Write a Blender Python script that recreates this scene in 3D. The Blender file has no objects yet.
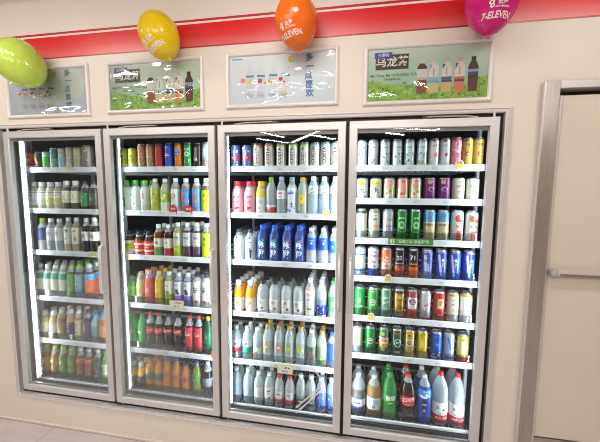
import bpy, math, random
from mathutils import Vector, Matrix
S = bpy.context.scene
COL = S.collection
PI = math.pi
rnd = random.Random(7)

# ------------------------------------------------------------------ colours and materials
def lin(h):
    h = h.lstrip('#'); r = []
    for k in (0, 2, 4):
        c = int(h[k:k+2], 16) / 255
        r.append(c / 12.92 if c <= .04045 else ((c + .055) / 1.055) ** 2.4)
    return (r[0], r[1], r[2], 1)
MATS = {}
def mixhex(a, b, t): return ''.join('%02x' % round(int(a[k:k+2], 16)*(1-t) + int(b[k:k+2], 16)*t) for k in (0, 2, 4))
def vivid(h, s=1.14):
    c = [int(h[k:k+2], 16) for k in (0, 2, 4)]; g = .3*c[0] + .59*c[1] + .11*c[2]
    return ''.join('%02x' % max(0, min(255, round(g + (v - g)*s))) for v in c)
def pbr(h, rough=.4, metal=0., spec=.5):
    key = ('p', h, rough, metal, spec)
    if key not in MATS:
        m = bpy.data.materials.new('paint_%d' % len(MATS)); m.use_nodes = True
        b = m.node_tree.nodes['Principled BSDF']
        b.inputs['Base Color'].default_value = lin(h); b.inputs['Roughness'].default_value = rough
        b.inputs['Metallic'].default_value = metal; b.inputs['Specular IOR Level'].default_value = spec
        m.diffuse_color = lin(h); MATS[key] = m
    return MATS[key]
def see(h, alpha=.5, rough=.12, tint=None):
    """translucent plastic or drink: part of the light passes through, the rest is glossy colour"""
    key = ('s', h, alpha, rough, tint)
    if key not in MATS:
        m = bpy.data.materials.new('clear_%d' % len(MATS)); m.use_nodes = True
        nt = m.node_tree; b = nt.nodes['Principled BSDF']; o = nt.nodes['Material Output']
        b.inputs['Base Color'].default_value = lin(h); b.inputs['Roughness'].default_value = rough
        t = nt.nodes.new('ShaderNodeBsdfTransparent'); t.inputs[0].default_value = lin(tint or h)
        lw = nt.nodes.new('ShaderNodeLayerWeight'); lw.inputs[0].default_value = .35
        mr = nt.nodes.new('ShaderNodeMapRange'); mr.inputs[3].default_value = alpha; mr.inputs[4].default_value = min(1, alpha + .35)
        mx = nt.nodes.new('ShaderNodeMixShader')
        nt.links.new(lw.outputs['Facing'], mr.inputs[0]); nt.links.new(mr.outputs[0], mx.inputs[0])
        nt.links.new(t.outputs[0], mx.inputs[1]); nt.links.new(b.outputs[0], mx.inputs[2])
        nt.links.new(mx.outputs[0], o.inputs[0]); MATS[key] = m
    return MATS[key]
def glass(name, base=.045, top=.6, tint='ffffff', bump=0., rough=0.):
    """thin pane: a clear sheet with a mirror coat that grows at grazing angles"""
    m = bpy.data.materials.new(name); m.use_nodes = True; nt = m.node_tree; o = nt.nodes['Material Output']
    nt.nodes.remove(nt.nodes['Principled BSDF'])
    t = nt.nodes.new('ShaderNodeBsdfTransparent'); t.inputs[0].default_value = lin(tint)
    g = nt.nodes.new('ShaderNodeBsdfGlossy'); g.inputs['Roughness'].default_value = rough
    lw = nt.nodes.new('ShaderNodeFresnel'); lw.inputs[0].default_value = 1.5
    mr = nt.nodes.new('ShaderNodeMapRange'); mr.inputs[1].default_value = .04; mr.inputs[2].default_value = 1
    mr.inputs[3].default_value = base; mr.inputs[4].default_value = top
    mx = nt.nodes.new('ShaderNodeMixShader')
    nt.links.new(lw.outputs[0], mr.inputs[0]); nt.links.new(mr.outputs[0], mx.inputs[0])
    nt.links.new(t.outputs[0], mx.inputs[1]); nt.links.new(g.outputs[0], mx.inputs[2]); nt.links.new(mx.outputs[0], o.inputs[0])
    if bump:
        tc = nt.nodes.new('ShaderNodeTexCoord'); mp = nt.nodes.new('ShaderNodeMapping'); mp.inputs['Scale'].default_value = (5, 5, 9)
        n = nt.nodes.new('ShaderNodeTexNoise'); n.inputs['Scale'].default_value = 1.4; n.inputs['Detail'].default_value = 1.
        bp = nt.nodes.new('ShaderNodeBump'); bp.inputs['Strength'].default_value = 1; bp.inputs['Distance'].default_value = bump
        nt.links.new(tc.outputs['Object'], mp.inputs[0]); nt.links.new(mp.outputs[0], n.inputs['Vector'])
        nt.links.new(n.outputs['Fac'], bp.inputs['Height']); nt.links.new(bp.outputs[0], g.inputs['Normal'])
    return m
def glow(name, h, strength):
    m = bpy.data.materials.new(name); m.use_nodes = True; nt = m.node_tree
    nt.nodes.remove(nt.nodes['Principled BSDF'])
    e = nt.nodes.new('ShaderNodeEmission'); e.inputs[0].default_value = lin(h); e.inputs[1].default_value = strength
    nt.links.new(e.outputs[0], nt.nodes['Material Output'].inputs[0]); m.cycles.emission_sampling = 'FRONT'; return m
def noisy(name, h1, h2, scale, rough, metal=0., stretch=(1, 1, 1), bump=0., detail=4., spec=.5):
    m = bpy.data.materials.new(name); m.use_nodes = True; nt = m.node_tree; b = nt.nodes['Principled BSDF']
    tc = nt.nodes.new('ShaderNodeTexCoord'); mp = nt.nodes.new('ShaderNodeMapping'); mp.inputs['Scale'].default_value = stretch
    n = nt.nodes.new('ShaderNodeTexNoise'); n.inputs['Scale'].default_value = scale; n.inputs['Detail'].default_value = detail
    cr = nt.nodes.new('ShaderNodeValToRGB'); cr.color_ramp.elements[0].color = lin(h1); cr.color_ramp.elements[1].color = lin(h2)
    cr.color_ramp.elements[0].position = .3; cr.color_ramp.elements[1].position = .7
    nt.links.new(tc.outputs['Object'], mp.inputs[0]); nt.links.new(mp.outputs[0], n.inputs['Vector'])
    nt.links.new(n.outputs['Fac'], cr.inputs[0]); nt.links.new(cr.outputs[0], b.inputs['Base Color'])
    b.inputs['Roughness'].default_value = rough; b.inputs['Metallic'].default_value = metal; b.inputs['Specular IOR Level'].default_value = spec
    if bump:
        bp = nt.nodes.new('ShaderNodeBump'); bp.inputs['Distance'].default_value = bump
        nt.links.new(n.outputs['Fac'], bp.inputs['Height']); nt.links.new(bp.outputs[0], b.inputs['Normal'])
    return m

# ------------------------------------------------------------------ mesh building
class MB:
    def __init__(s): s.v = []; s.f = []; s.m = []; s.sm = []; s.mats = []
    def mi(s, m):
        if m not in s.mats: s.mats.append(m)
        return s.mats.index(m)
    def add(s, vs, fs, m, smooth=False):
        o = len(s.v); s.v += [tuple(v) for v in vs]; k = s.mi(m)
        for f in fs: s.f.append([i + o for i in f]); s.m.append(k); s.sm.append(smooth)
        return s
    def box(s, x0, x1, y0, y1, z0, z1, m):
        v = [(x, y, z) for z in (z0, z1) for y in (y0, y1) for x in (x0, x1)]
        return s.add(v, [(0, 2, 3, 1), (4, 5, 7, 6), (0, 1, 5, 4), (2, 6, 7, 3), (0, 4, 6, 2), (1, 3, 7, 5)], m)
    def bevbox(s, x0, x1, y0, y1, z0, z1, m, b=.004):
        """box with chamfered edges"""
        prof = [(b, 0), (0, b)]
        vs = []; X = (x0, x1); Y = (y0, y1); Z = (z0, z1)
        idx = {}
        for i in (0, 1):
            for j in (0, 1):
                for k in (0, 1):
                    sx = 1 - 2*i; sy = 1 - 2*j; sz = 1 - 2*k
                    for a in range(3):
                        p = [X[i] + sx*b, Y[j] + sy*b, Z[k] + sz*b]; p[a] = (X, Y, Z)[a][(i, j, k)[a]]
                        idx[(i, j, k, a)] = len(vs); vs.append(tuple(p))
        fs = []
        q = [(0, 0), (1, 0), (1, 1), (0, 1)]
        for i in (0, 1):
            fs.append([idx[(i, a, c, 0)] for a, c in q]); fs.append([idx[(a, i, c, 1)] for a, c in q]); fs.append([idx[(a, c, i, 2)] for a, c in q])
        for i in (0, 1):
            for j in (0, 1):
                fs.append([idx[(i, j, 0, 0)], idx[(i, j, 1, 0)], idx[(i, j, 1, 1)], idx[(i, j, 0, 1)]])
                fs.append([idx[(i, 0, j, 0)], idx[(i, 1, j, 0)], idx[(i, 1, j, 2)], idx[(i, 0, j, 2)]])
                fs.append([idx[(0, i, j, 1)], idx[(1, i, j, 1)], idx[(1, i, j, 2)], idx[(0, i, j, 2)]])
                for k in (0, 1): fs.append([idx[(i, j, k, a)] for a in range(3)])
        return s.add(vs, fs, m)
    def lathe(s, prof, mats, n=20, smooth=True, close=True, c=(0, 0)):
        """prof: list of (z, r); mats: one material or one per band"""
        vs = []
        for z, r in prof:
            for k in range(n):
                a = 2*PI*k/n; vs.append((c[0] + r*math.sin(a), c[1] - r*math.cos(a), z))
        for i in range(len(prof) - 1):
            m = mats[i] if isinstance(mats, (list, tuple)) else mats
            fs = [(k, (k+1) % n, n + (k+1) % n, n + k) for k in range(n)]
            s.add(vs[i*n:(i+2)*n], fs, m, smooth)
        if close:
            m0 = mats[0] if isinstance(mats, (list, tuple)) else mats; m1 = mats[-1] if isinstance(mats, (list, tuple)) else mats
            s.add(vs[:n], [list(range(n))], m0); s.add(vs[-n:], [list(range(n))], m1)
        return s
    def tube(s, pts, r, m, n=8):
        pts = [Vector(p) for p in pts]; rings = []
        for i, p in enumerate(pts):
            d = (pts[min(i+1, len(pts)-1)] - pts[max(i-1, 0)]).normalized()
            u = d.cross(Vector((0, 0, 1)));
            if u.length < .01: u = Vector((1, 0, 0))
            u.normalize(); w = d.cross(u)
            rings.append([p + u*r*math.cos(2*PI*k/n) + w*r*math.sin(2*PI*k/n) for k in range(n)])
        vs = [v for q in rings for v in q]
        fs = [(i*n + k, i*n + (k+1) % n, (i+1)*n + (k+1) % n, (i+1)*n + k) for i in range(len(pts)-1) for k in range(n)]
        fs += [list(range(n)), list(range(len(vs)-n, len(vs)))]
        return s.add(vs, fs, m, True)
    def frame(s, x0, x1, z0, z1, prof, m):
        """mitred rectangular frame; prof = closed loop of (inset, y)"""
        n = len(prof); vs = []
        for cx, cz in ((0, 0), (1, 0), (1, 1), (0, 1)):
            for d, y in prof: vs.append(((x1 - d) if cx else (x0 + d), y, (z1 - d) if cz else (z0 + d)))
        fs = [(a*n + k, a*n + (k+1) % n, ((a+1) % 4)*n + (k+1) % n, ((a+1) % 4)*n + k) for a in range(4) for k in range(n)]
        return s.add(vs, fs, m)
    def mesh(s, name):
        me = bpy.data.meshes.new(name); me.from_pydata(s.v, [], s.f)
        for m in s.mats: me.materials.append(m)
        me.polygons.foreach_set('material_index', s.m); me.polygons.foreach_set('use_smooth', s.sm); me.update()
        return me
    def build(s, name, parent=None, loc=(0, 0, 0)):
        o = bpy.data.objects.new(name, s.mesh(name)); COL.objects.link(o); o.location = loc
        if parent: o.parent = parent
        return o
def tag(o, label=None, cat=None, group=None, kind=None):
    if label: o['label'] = label
    if cat: o['category'] = cat
    if group: o['group'] = group
    if kind: o['kind'] = kind
    return o
def empty(name, loc=(0, 0, 0), **k):
    o = bpy.data.objects.new(name, None); COL.objects.link(o); o.location = loc; o.empty_display_size = .05
    return tag(o, **k)

# ------------------------------------------------------------------ lettering
TXT = {}
def text2d(t, size):
    """outline letters as flat triangles, centred on the origin"""
    if (t, size) not in TXT:
        cu = bpy.data.curves.new('lettering', 'FONT'); cu.body = t; cu.size = size; cu.resolution_u = 2
        cu.align_x = 'CENTER'; cu.align_y = 'CENTER'; cu.offset = size*.025
        ob = bpy.data.objects.new('lettering', cu); COL.objects.link(ob)
        dg = bpy.context.evaluated_depsgraph_get(); me = ob.evaluated_get(dg).to_mesh()
        vs = [(v.co.x, v.co.y) for v in me.vertices]; fs = [list(p.vertices) for p in me.polygons]
        ob.evaluated_get(dg).to_mesh_clear(); bpy.data.objects.remove(ob); bpy.data.curves.remove(cu)
        TXT[(t, size)] = (vs, fs)
    return TXT[(t, size)]
def disc2d(rx, rz, n=14, ri=0.):
    if ri:
        v = [(rx*math.cos(2*PI*k/n), rz*math.sin(2*PI*k/n)) for k in range(n)]; v += [(a*ri, b*ri) for a, b in v]
        return v, [(k, (k+1) % n, n + (k+1) % n, n + k) for k in range(n)]
    v = [(rx*math.cos(2*PI*k/n), rz*math.sin(2*PI*k/n)) for k in range(n)] + [(0, 0)]
    return v, [(k, (k+1) % n, n) for k in range(n)]
def rect2d(w, h, nx=1):
    v = []; f = []
    for i in range(nx + 1): v += [(-w/2 + w*i/nx, -h/2), (-w/2 + w*i/nx, h/2)]
    for i in range(nx): f.append((2*i, 2*i+2, 2*i+3, 2*i+1))
    return v, f
def poly2d(pts): return list(pts), [list(range(len(pts)))]
def shape2d(e, H=1):
    """one printed mark -> (2D verts, faces, x, z, colour)"""
    k = e[0]
    if k == 'd': return (*disc2d(e[3], e[3]), e[1], e[2]*H, e[4])
    if k == 'o': return (*disc2d(e[3], e[4]), e[1], e[2]*H, e[5])
    if k == 'g': return (*disc2d(e[3], e[3], 16, e[4]), e[1], e[2]*H, e[5])
    if k == 'r': return (*rect2d(e[3], e[4], max(1, int(e[3]/.008))), e[1], e[2]*H, e[5])
    if k == 't':
        v, f = text2d(e[4], e[3]); a = math.radians(e[6]) if len(e) > 6 else 0
        return [(x*math.cos(a) - y*math.sin(a), x*math.sin(a) + y*math.cos(a)) for x, y in v], f, e[1], e[2]*H, e[5]
    if k == 'p': return (*poly2d(e[3]), e[1], e[2]*H, e[4])
def fine(vs, fs, step=.007):
    """cut the triangles of a mark until they are narrow enough to bend round a bottle"""
    vs = [tuple(v[:2]) for v in vs]; out = []; st = []
    for f in fs: st += [(f[0], f[i], f[i+1]) for i in range(1, len(f) - 1)]
    mid = {}
    while st:
        t = st.pop(); e = max(((abs(vs[t[i]][0] - vs[t[(i+1) % 3]][0]), i) for i in range(3)))
        if e[0] <= step: out.append(t); continue
        i = e[1]; a, b, c = t[i], t[(i+1) % 3], t[(i+2) % 3]; k = (min(a, b), max(a, b))
        if k not in mid: mid[k] = len(vs); vs.append(((vs[a][0] + vs[b][0])/2, (vs[a][1] + vs[b][1])/2))
        st += [(a, mid[k], c), (mid[k], b, c)]
    return vs, out
def marks(mb, em, H, rfun, rough=.35):
    lift = .0004
    for e in em:
        if e[0] == 'b':                                    # scattered blotches (z0, z1, count, rmin, rmax, colours, seed)
            r2 = random.Random(e[7]); sub = []
            for _ in range(e[3]):
                sub.append(('d', r2.uniform(-.03, .03), r2.uniform(e[1], e[2]), r2.uniform(e[4], e[5]), r2.choice(e[6])))
        else: sub = [e]
        for q in sub:
            lift += .00008
            vs, fs, x, z, c = shape2d(q, H); vs, fs = fine(vs, fs); out = []
            for a, b in vs:
                zz = z + b; R = rfun(zz) + lift; t = (x + a) / R
                t = max(-1.7, min(1.7, t)); out.append((R*math.sin(t), -R*math.cos(t), zz))
            mb.add(out, fs, pbr(vivid(c), rough))

# ------------------------------------------------------------------ drinks
PROF = {
 'pet':   ([(0, .8), (.015, .95), (.04, 1), (.10, 1), (.115, .965), (.13, 1), (.30, 1), (.315, .97), (.33, 1), (.58, 1), (.595, .97), (.61, 1), (.66, .97), (.74, .85), (.81, .66), (.86, .5), (.885, .46), (.895, .52), (.905, .52), (.915, .46)], .485, .905),
 'smooth':([(0, .82), (.02, .96), (.05, 1), (.60, 1), (.68, .97), (.75, .87), (.81, .71), (.86, .54), (.88, .5), (.89, .57), (.90, .5)], .52, .885),
 'juice': ([(0, .82), (.02, .96), (.05, 1), (.56, 1), (.62, .985), (.70, .90), (.77, .76), (.81, .66), (.83, .6), (.845, .66), (.855, .6)], .63, .84),
 'cola':  ([(0, .78), (.02, .92), (.06, 1), (.16, .98), (.26, .88), (.36, .9), (.46, .985), (.60, 1), (.66, .97), (.75, .8), (.83, .55), (.88, .42), (.90, .40), (.905, .47), (.915, .40)], .42, .905),
 'bulb':  ([(0, .82), (.02, .95), (.05, 1), (.34, 1), (.40, .9), (.46, .9), (.52, .98), (.60, 1), (.68, .93), (.76, .76), (.83, .54), (.88, .42), (.90, .42), (.905, .48), (.915, .42)], .43, .905),
 'square':([(0, .86), (.015, .97), (.04, 1), (.66, 1), (.70, .97), (.75, .85), (.80, .65), (.85, .5), (.88, .47), (.89, .53), (.90, .47)], .5, .89),
 'big':   ([(0, .8), (.015, .94), (.04, 1), (.13, 1), (.14, .97), (.15, 1), (.46, 1), (.47, .975), (.48, 1), (.60, 1), (.68, .94), (.76, .8), (.84, .58), (.90, .38), (.92, .33), (.93, .38), (.94, .33)], .34, .93),
}
CANP = [(0, .74), (.008, .8), (.03, .95), (.05, 1), (.895, 1), (.925, .95), (.955, .84), (.965, .82), (.97, .85), (.976, .85), (.98, .81)]
def rfun_of(prof, H, R):
    P = [(z*H, r*R) for z, r in prof]
    def f(z):
        if z <= P[0][0]: return P[0][1]
        for (a, b), (c, d) in zip(P, P[1:]):
            if z <= c: return b + (d - b)*(z - a)/max(c - a, 1e-6)
        return P[-1][1]
    return f
def cut(prof, levels):
    zs = sorted(set([z for z, r in prof] + [l for l in levels if prof[0][0] < l < prof[-1][0]])); f = rfun_of(prof, 1, 1)
    return [(z, f(z)) for z in zs]
def bands_mats(prof, bands, default):
    """material of every ring from [(upper fraction, material)]"""
    out = []
    for (a, _), (b, _) in zip(prof, prof[1:]):
        m = (a + b)/2; k = default
        for f, q in bands:
            if m <= f: k = q; break
        out.append(k)
    return out
ALU = pbr('c9ccd0', .28, .9)
MESHES = {}
def drink_meshes(code):
    """the part meshes of one kind of drink: [(part name, mesh)]"""
    if code in MESHES: return MESHES[code]
    d = D[code]; H = d['H']; Rr = d['R']; parts = []
    if d['k'] == 'can':
        pr = cut(CANP, [f for f, c in d['bands']] + [.045, .935])
        bm = [(.03, ALU)] + [(f, pbr(vivid(c), .3, d.get('metal', .25))) for f, c in d['bands']]
        mb = MB(); mb.lathe([(z*H, r*Rr) for z, r in pr], bands_mats(pr, bm, ALU), 28, close=False)
        mb.add([(Rr*.74*math.sin(2*PI*k/20), -Rr*.74*math.cos(2*PI*k/20), 0) for k in range(20)], [list(range(20))], ALU)
        marks(mb, d.get('em', []), H, rfun_of(CANP, H, Rr), .32)
        parts.append(('can_body', mb.mesh('can_body')))
        mb = MB(); mb.lathe([(.965*H, .80*Rr), (.98*H, .82*Rr), (.985*H, .79*Rr), (.968*H, .74*Rr), (.967*H, .01*Rr)], ALU, 20)
        parts.append(('lid', mb.mesh('lid')))
        mb = MB(); v, f = disc2d(.009, .006, 10, .5)
        mb.add([(x, y - .004, .969*H + .0012) for x, y in v] + [(x, y - .004, .969*H) for x, y in v], [g for g in f] + [(k, (k+1) % 10, 20 + (k+1) % 10, 20 + k) for k in range(10)], ALU)
        parts.append(('pull_tab', mb.mesh('pull_tab')))
    else:
        prof, cr, cz = PROF[d['k']]
        liq, la = vivid(d['liq'][0]), d['liq'][1]; fill = d.get('fill', .78)
        pr = cut(prof, [fill])
        lm = see(liq, la, .15) if la < 1 else pbr(liq, .25)
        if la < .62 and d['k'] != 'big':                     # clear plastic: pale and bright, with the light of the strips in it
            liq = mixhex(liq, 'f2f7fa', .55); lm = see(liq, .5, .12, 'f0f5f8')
        shell = lm if la >= 1 and d.get('opaque') else see(d.get('shell', 'eef4f6'), .36, .08, 'f4f8fa')
        mb = MB(); mb.lathe([(z*H, r*Rr) for z, r in pr], bands_mats(pr, [(fill, lm)], shell), 28)
        parts.append(('bottle_body', mb.mesh('bottle_body')))
        if d.get('lab'):
            f0, f1, bands = d['lab']
            fr = rfun_of(prof, 1, 1)
            pl = [(f0, fr(f0))] + [p for p in cut(prof, [b[0] for b in bands]) if f0 < p[0] < f1] + [(f1, fr(f1))]
            mats = bands_mats(pl, [(b[0], pbr(vivid(b[1]), .35) if len(b) < 3 else see(vivid(b[1]), b[2], .15)) for b in bands], pbr(vivid(bands[-1][1]), .35))
            mb = MB(); mb.lathe([(z*H, r*Rr + .0008) for z, r in pl], mats, 28, close=False)
            base = rfun_of(prof, H, Rr)
            marks(mb, d.get('em', []), H, lambda z: base(z) + .0008)
            parts.append(('label', mb.mesh('label')))
        mb = MB(); cm = pbr(vivid(d['cap']), .35) if d['cap'] != 'clear' else see('e8eef0', .35)
        mb.lathe([(cz*H, cr*Rr), (cz*H + .003, cr*Rr*1.02), (cz*H + .0035, cr*Rr*.97), (H*.985, cr*Rr*.96), (H, cr*Rr*.85)], cm, 16)
        parts.append(('cap', mb.mesh('cap')))
    MESHES[code] = parts
    return parts
# every kind of drink on the shelves: shape, size, colours, printed marks
def can(look, bands, em=(), H=.186, R=.0335, metal=.25): return dict(k='can', look=look, bands=bands, em=list(em), H=H, R=R, metal=metal)
def bot(look, k, H, cap, liq, lab=None, em=(), R=.0325, **kw): return dict(k=k, look=look, H=H, R=R, cap=cap, liq=liq, lab=lab, em=list(em), **kw)
CB = .93
D = {}
# --- cans
D['ca_red'] = can('short red can', [(.2, 'd8d8d8'), (.6, 'b8342c'), (CB, 'c8453a')], [('r', 0, .55, .03, .03, 'e9c9c0')], .115, .03)
D['ca_blkor'] = can('black can with orange slash', [(CB, '24262b')], [('p', 0, .5, [(-.022, .03), (-.006, .034), (.024, -.02), (.014, -.03)], 'd98a35'), ('r', 0, .2, .04, .006, '8a8d90')], .125, .03)
D['ca_lime'] = can('short lime green can', [(.7, '6cbf4a'), (CB, 'a6c8a8')], [('r', .004, .75, .03, .012, 'e8efe8')], .125, .03)
D['ca_teal'] = can('green can with teal print', [(.5, '9fb6a8'), (CB, '4d8a80')], [('b', .3, .8, 8, .004, .008, ['d9e6df', '2f6a60'], 3)], .15, .03)
D['ca_sky'] = can('pale blue can with tan top', [(.5, '9fc4d8'), (CB, 'b5b7a4')], [('r', 0, .6, .03, .03, 'd8dccf')], .15, .03)
D['ca_beige'] = can('beige can with pale panel', [(.45, 'b9b59c'), (CB, 'c4b794')], [('r', 0, .6, .034, .035, 'd6cfae'), ('d', 0, .6, .009, 'a89a70')], .155, .03)
D['ca_speck'] = can('mauve can with white specks', [(CB, '8f7b72')], [('b', .3, .9, 12, .003, .006, ['e8e0da', 'd6c9bf'], 5)], .165, .03)
D['ca_lemon'] = can('short yellow green can', [(.25, 'd8dcb0'), (CB, 'c2c255')], [('r', 0, .6, .034, .03, 'dcd97c'), ('d', .004, .6, .01, '6f8a3a'), ('b', .1, .45, 7, .003, .006, ['b9813f', '7aa04c'], 1)], .14, .0285)
D['ca_bz'] = can('beige can with brown pattern', [(.5, 'a98e6c'), (CB, 'b98a6a')], [('b', .12, .88, 22, .004, .008, ['d6bfa0', '8c5b3e', 'c9764c', 'cfae86'], 2)], .165, .0285)
D['ca_crim'] = can('crimson red can', [(CB, 'b3383c')], [('b', .2, .8, 8, .003, .006, ['7d2228', 'd8898a'], 8)], .165, .0285)
D['ca_globe'] = can('blue can with round emblem', [(CB, '2458b8')], [('d', 0, .5, .0165, 'e9edf2'), ('p', 0, .5, [(-.0155, .003), (-.012, .011), (0, .0165), (.012, .011), (.0155, .004), (.004, .004)], 'd32f3a'), ('p', 0, .5, [(-.0155, -.004), (-.004, -.003), (.0155, -.004), (.011, -.012), (0, -.0165), (-.011, -.012)], '1d4fa8'), ('t', 0, .82, .012, 'pepsi', 'dfe6f2')], .168, .0285)
D['ca_orbl'] = can('orange can with blue lettering', [(.55, 'd9802f'), (CB, 'e08a3a')], [('o', 0, .62, .024, .024, '2d63b3'), ('t', 0, .68, .017, 'ORA', 'f2f2f2', 0), ('t', 0, .56, .015, 'NGE', 'f2f2f2'), ('b', .1, .35, 6, .005, .009, ['eb9f4a', 'c96a20'], 4)], .168, .0285)
D['ca_green'] = can('green can with white lettering', [(CB, '1f8a42')], [('t', 0, .72, .02, '7UP', 'eef5ee'), ('o', 0, .55, .017, .016, 'e2efdf'), ('d', .002, .55, .009, '2f9a4c'), ('b', .15, .35, 5, .004, .007, ['7cc04a', 'dff0d0'], 6)], .168, .0285)
D['ca_blkm'] = can('black can with pink and lime stripes', [(CB, '1d1c1f')], [('r', -.006, .62, .006, .06, 'a9c83a'), ('r', .006, .6, .007, .07, 'd87aa0'), ('r', 0, .35, .026, .02, 'cfd3d2')], .165, .0285)
D['ca_silv'] = can('silver grey can', [(CB, '9aa0a2')], [('r', 0, .6, .02, .05, 'cfd4d6'), ('r', 0, .25, .02, .02, 'b7573f')], .168, .0275)
D['ca_rb'] = can('red and blue can', [(.3, '4f6fae'), (.55, 'b45a63'), (CB, '5b78b5')], [('t', 0, .7, .022, 'RIO', 'd9a9b0'), ('t', 0, .42, .02, 'SKY', 'dfe5f0'), ('b', .1, .9, 10, .004, .008, ['c2545f', 'd9dfeb'], 9)], .145, .031)
for c, top, nm in (('p', 'd8998c', 'peach'), ('g', 'a8c47a', 'green'), ('b', 'a8c3d4', 'blue'), ('w', 'c8ccca', 'grey')):
    D['cos_' + c] = can('white coffee can with %s top' % nm, [(.8, 'dcd9d2'), (CB, top)], [('t', -.004, .47, .031, 'COSTA', '5e2636', 90), ('r', .0145, .5, .003, .03, 'a9a39b'), ('d', .012, .82, .006, 'e9e4dc'), ('d', .016, .22, .005, top)], .156, .031)
def sw(nm, cols, seed): return can('white can with %s print' % nm, [(.12, 'c9d3d8'), (CB, 'd5dade')], [('b', .1, .5, 16, .003, .0075, cols, seed), ('t', 0, .7, .015, 'soda', '7d8fa8'), ('d', -.004, .87, .005, '8aa2c4')], .163, .0285)
D['sw_b'] = sw('blue and red', ['4a80b8', 'b84f4a', '86b0d4', 'dfe6ea'], 1); D['sw_o'] = sw('orange and blue', ['d38a4f', '6f94b8', 'c26a50', 'e5d9c9'], 2)
D['sw_g'] = sw('green', ['6fa08a', 'a3c07a', '5f88a8', 'e5ece2'], 3); D['sw_b2'] = sw('blue', ['5a8ac0', '8ab4d0', 'b5c98a'], 4); D['sw_y'] = sw('yellow and green', ['c9b95a', '7fae6a', '6f9cc0'], 5)
D['sw_pe'] = can('white can with pink peach', [(CB, 'dcd3d2')], [('d', .003, .42, .0125, 'd98078'), ('d', -.004, .44, .007, 'e8a99c'), ('t', 0, .72, .013, '苏打', '8d5f62'), ('d', -.008, .88, .006, 'b5333a')], .163, .0285)
D['sw_ly'] = can('grey white can with red fruit', [(CB, 'ccd0d3')], [('d', .003, .42, .011, 'a84a4c'), ('d', .01, .38, .006, 'd9c9c9'), ('t', 0, .72, .013, '苏打', '7d7f88'), ('d', -.008, .88, .006, 'b5333a')], .163, .0285)
D['sw_pk'] = can('pink floral can', [(CB, 'd9909f')], [('b', .1, .9, 22, .004, .008, ['c2566e', 'e8b5be', 'b8485f', 'f0d0d4'], 11), ('d', -.008, .88, .006, 'b5333a')], .168, .0285)
D['sw_gd'] = can('gold yellow can with red apple', [(CB, 'b59d50')], [('d', .002, .44, .013, 'a8383a'), ('d', .006, .43, .007, 'f0dfa8'), ('t', 0, .74, .014, '苹果', '7d2c28'), ('d', -.006, .88, .006, '5c6a9a')], .163, .0285)
SH = dict(H=.133, R=.0335)
D['cn_yb'] = can('white can with yellow top blotch', [(CB, 'd9dcd8')], [('o', .002, .74, .024, .014, 'e0c22c'), ('t', 0, .45, .036, '乐', '3c4048'), ('b', .12, .4, 6, .003, .006, ['8a9096', '4d5258'], 4)], **SH)
D['cn_wm'] = can('pale green can with pink fruit', [(.3, 'd6d9b8'), (.7, 'cfd6b5'), (CB, 'e0bfb5')], [('o', -.004, .62, .016, .02, 'd98a86'), ('d', .006, .4, .011, '8fae5a'), ('d', -.012, .3, .008, 'd9635f'), ('t', 0, .82, .012, '西瓜', 'b3403f')], **SH)
D['cn_pe'] = can('peach pink can', [(.5, 'e3c6b8'), (CB, 'dca8a0')], [('o', .004, .45, .018, .02, 'e0a08e'), ('d', -.006, .3, .011, 'c96a62'), ('d', .012, .3, .006, '8aa860'), ('t', 0, .82, .012, '蜜桃', 'b3403f')], **SH)
D['cn_pu'] = can('purple can with tan top patch', [(CB, '6f3364')], [('d', -.006, .82, .014, 'b99a6a'), ('o', .002, .5, .017, .014, 'b58ab0'), ('d', .004, .48, .01, '3d2a50'), ('r', 0, .18, .045, .012, '54245a')], **SH)
D['cn_wh'] = can('plain cream can with small print', [(.2, 'd8d2c4'), (CB, 'e0dccf')], [('t', 0, .62, .014, 'WILD', '6f6a62'), ('r', 0, .42, .024, .004, 'c9785a'), ('r', 0, .34, .03, .003, '9a948a'), ('d', 0, .8, .006, 'c9b48a')], **SH)
D['cn_cr'] = can('cream can with dark green rim', [(.84, 'd9d8c4'), (CB, '49543f')], [('r', .006, .45, .028, .06, 'e6e4d4')])
D['cn_cro'] = can('cream can with orange lettering', [(.86, 'ddd9c8'), (CB, 'a8a58e')], [('t', 0, .66, .017, 'ABA', '5d4a3c'), ('t', 0, .45, .019, 'CAN', 'd6793c'), ('r', 0, .3, .03, .003, 'a39b8a'), ('r', .0, .78, .026, .004, '8d8876')])
D['cn_sl'] = can('silver can with blue lettering', [(.3, 'bfc3c6'), (CB, 'c9ccd0')], [('t', 0, .66, .017, 'CABA', 'c2544a'), ('t', 0, .45, .016, 'BLANC', '46608f', 0), ('r', 0, .3, .036, .004, '8790a0')], metal=.45)
D['cn_gr'] = can('dark green can with pale crest', [(.3, '2f7a38'), (CB, '2d6e3a')], [('o', 0, .5, .017, .022, 'a5cf9a'), ('d', 0, .5, .012, '3a8a45'), ('t', 0, .72, .014, 'BEER', 'd8e8d0'), ('r', 0, .28, .03, .006, '8cbf6a')])
D['cn_vd'] = can('cream can with light blue top', [(.56, 'cbbf94'), (.62, 'd9d2b4'), (CB, '5f9cc9')], [('t', 0, .53, .0165, 'VEDETT', '2b2c30'), ('d', -.002, .76, .009, 'b5483e'), ('r', -.002, .76, .006, .008, 'e5d9c2')])
D['cn_rw'] = can('white can with red orange checks', [(CB, 'e0dcd8')], [('r', .006*(i % 5) - .012 + (.003 if (i//5) % 2 else 0), .1 + .048*(i//5), .0055, .0085, 'd0533a') for i in range(30)] + [('o', -.004, .74, .02, .02, 'd0533a'), ('o', .006, .78, .008, .012, 'e6dcd6'), ('o', .008, .66, .014, .006, 'd0533a'), ('r', 0, .52, .04, .006, 'cf6a55'), ('t', 0, .47, .011, 'WHITE', '5a5a5e')])
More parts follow.
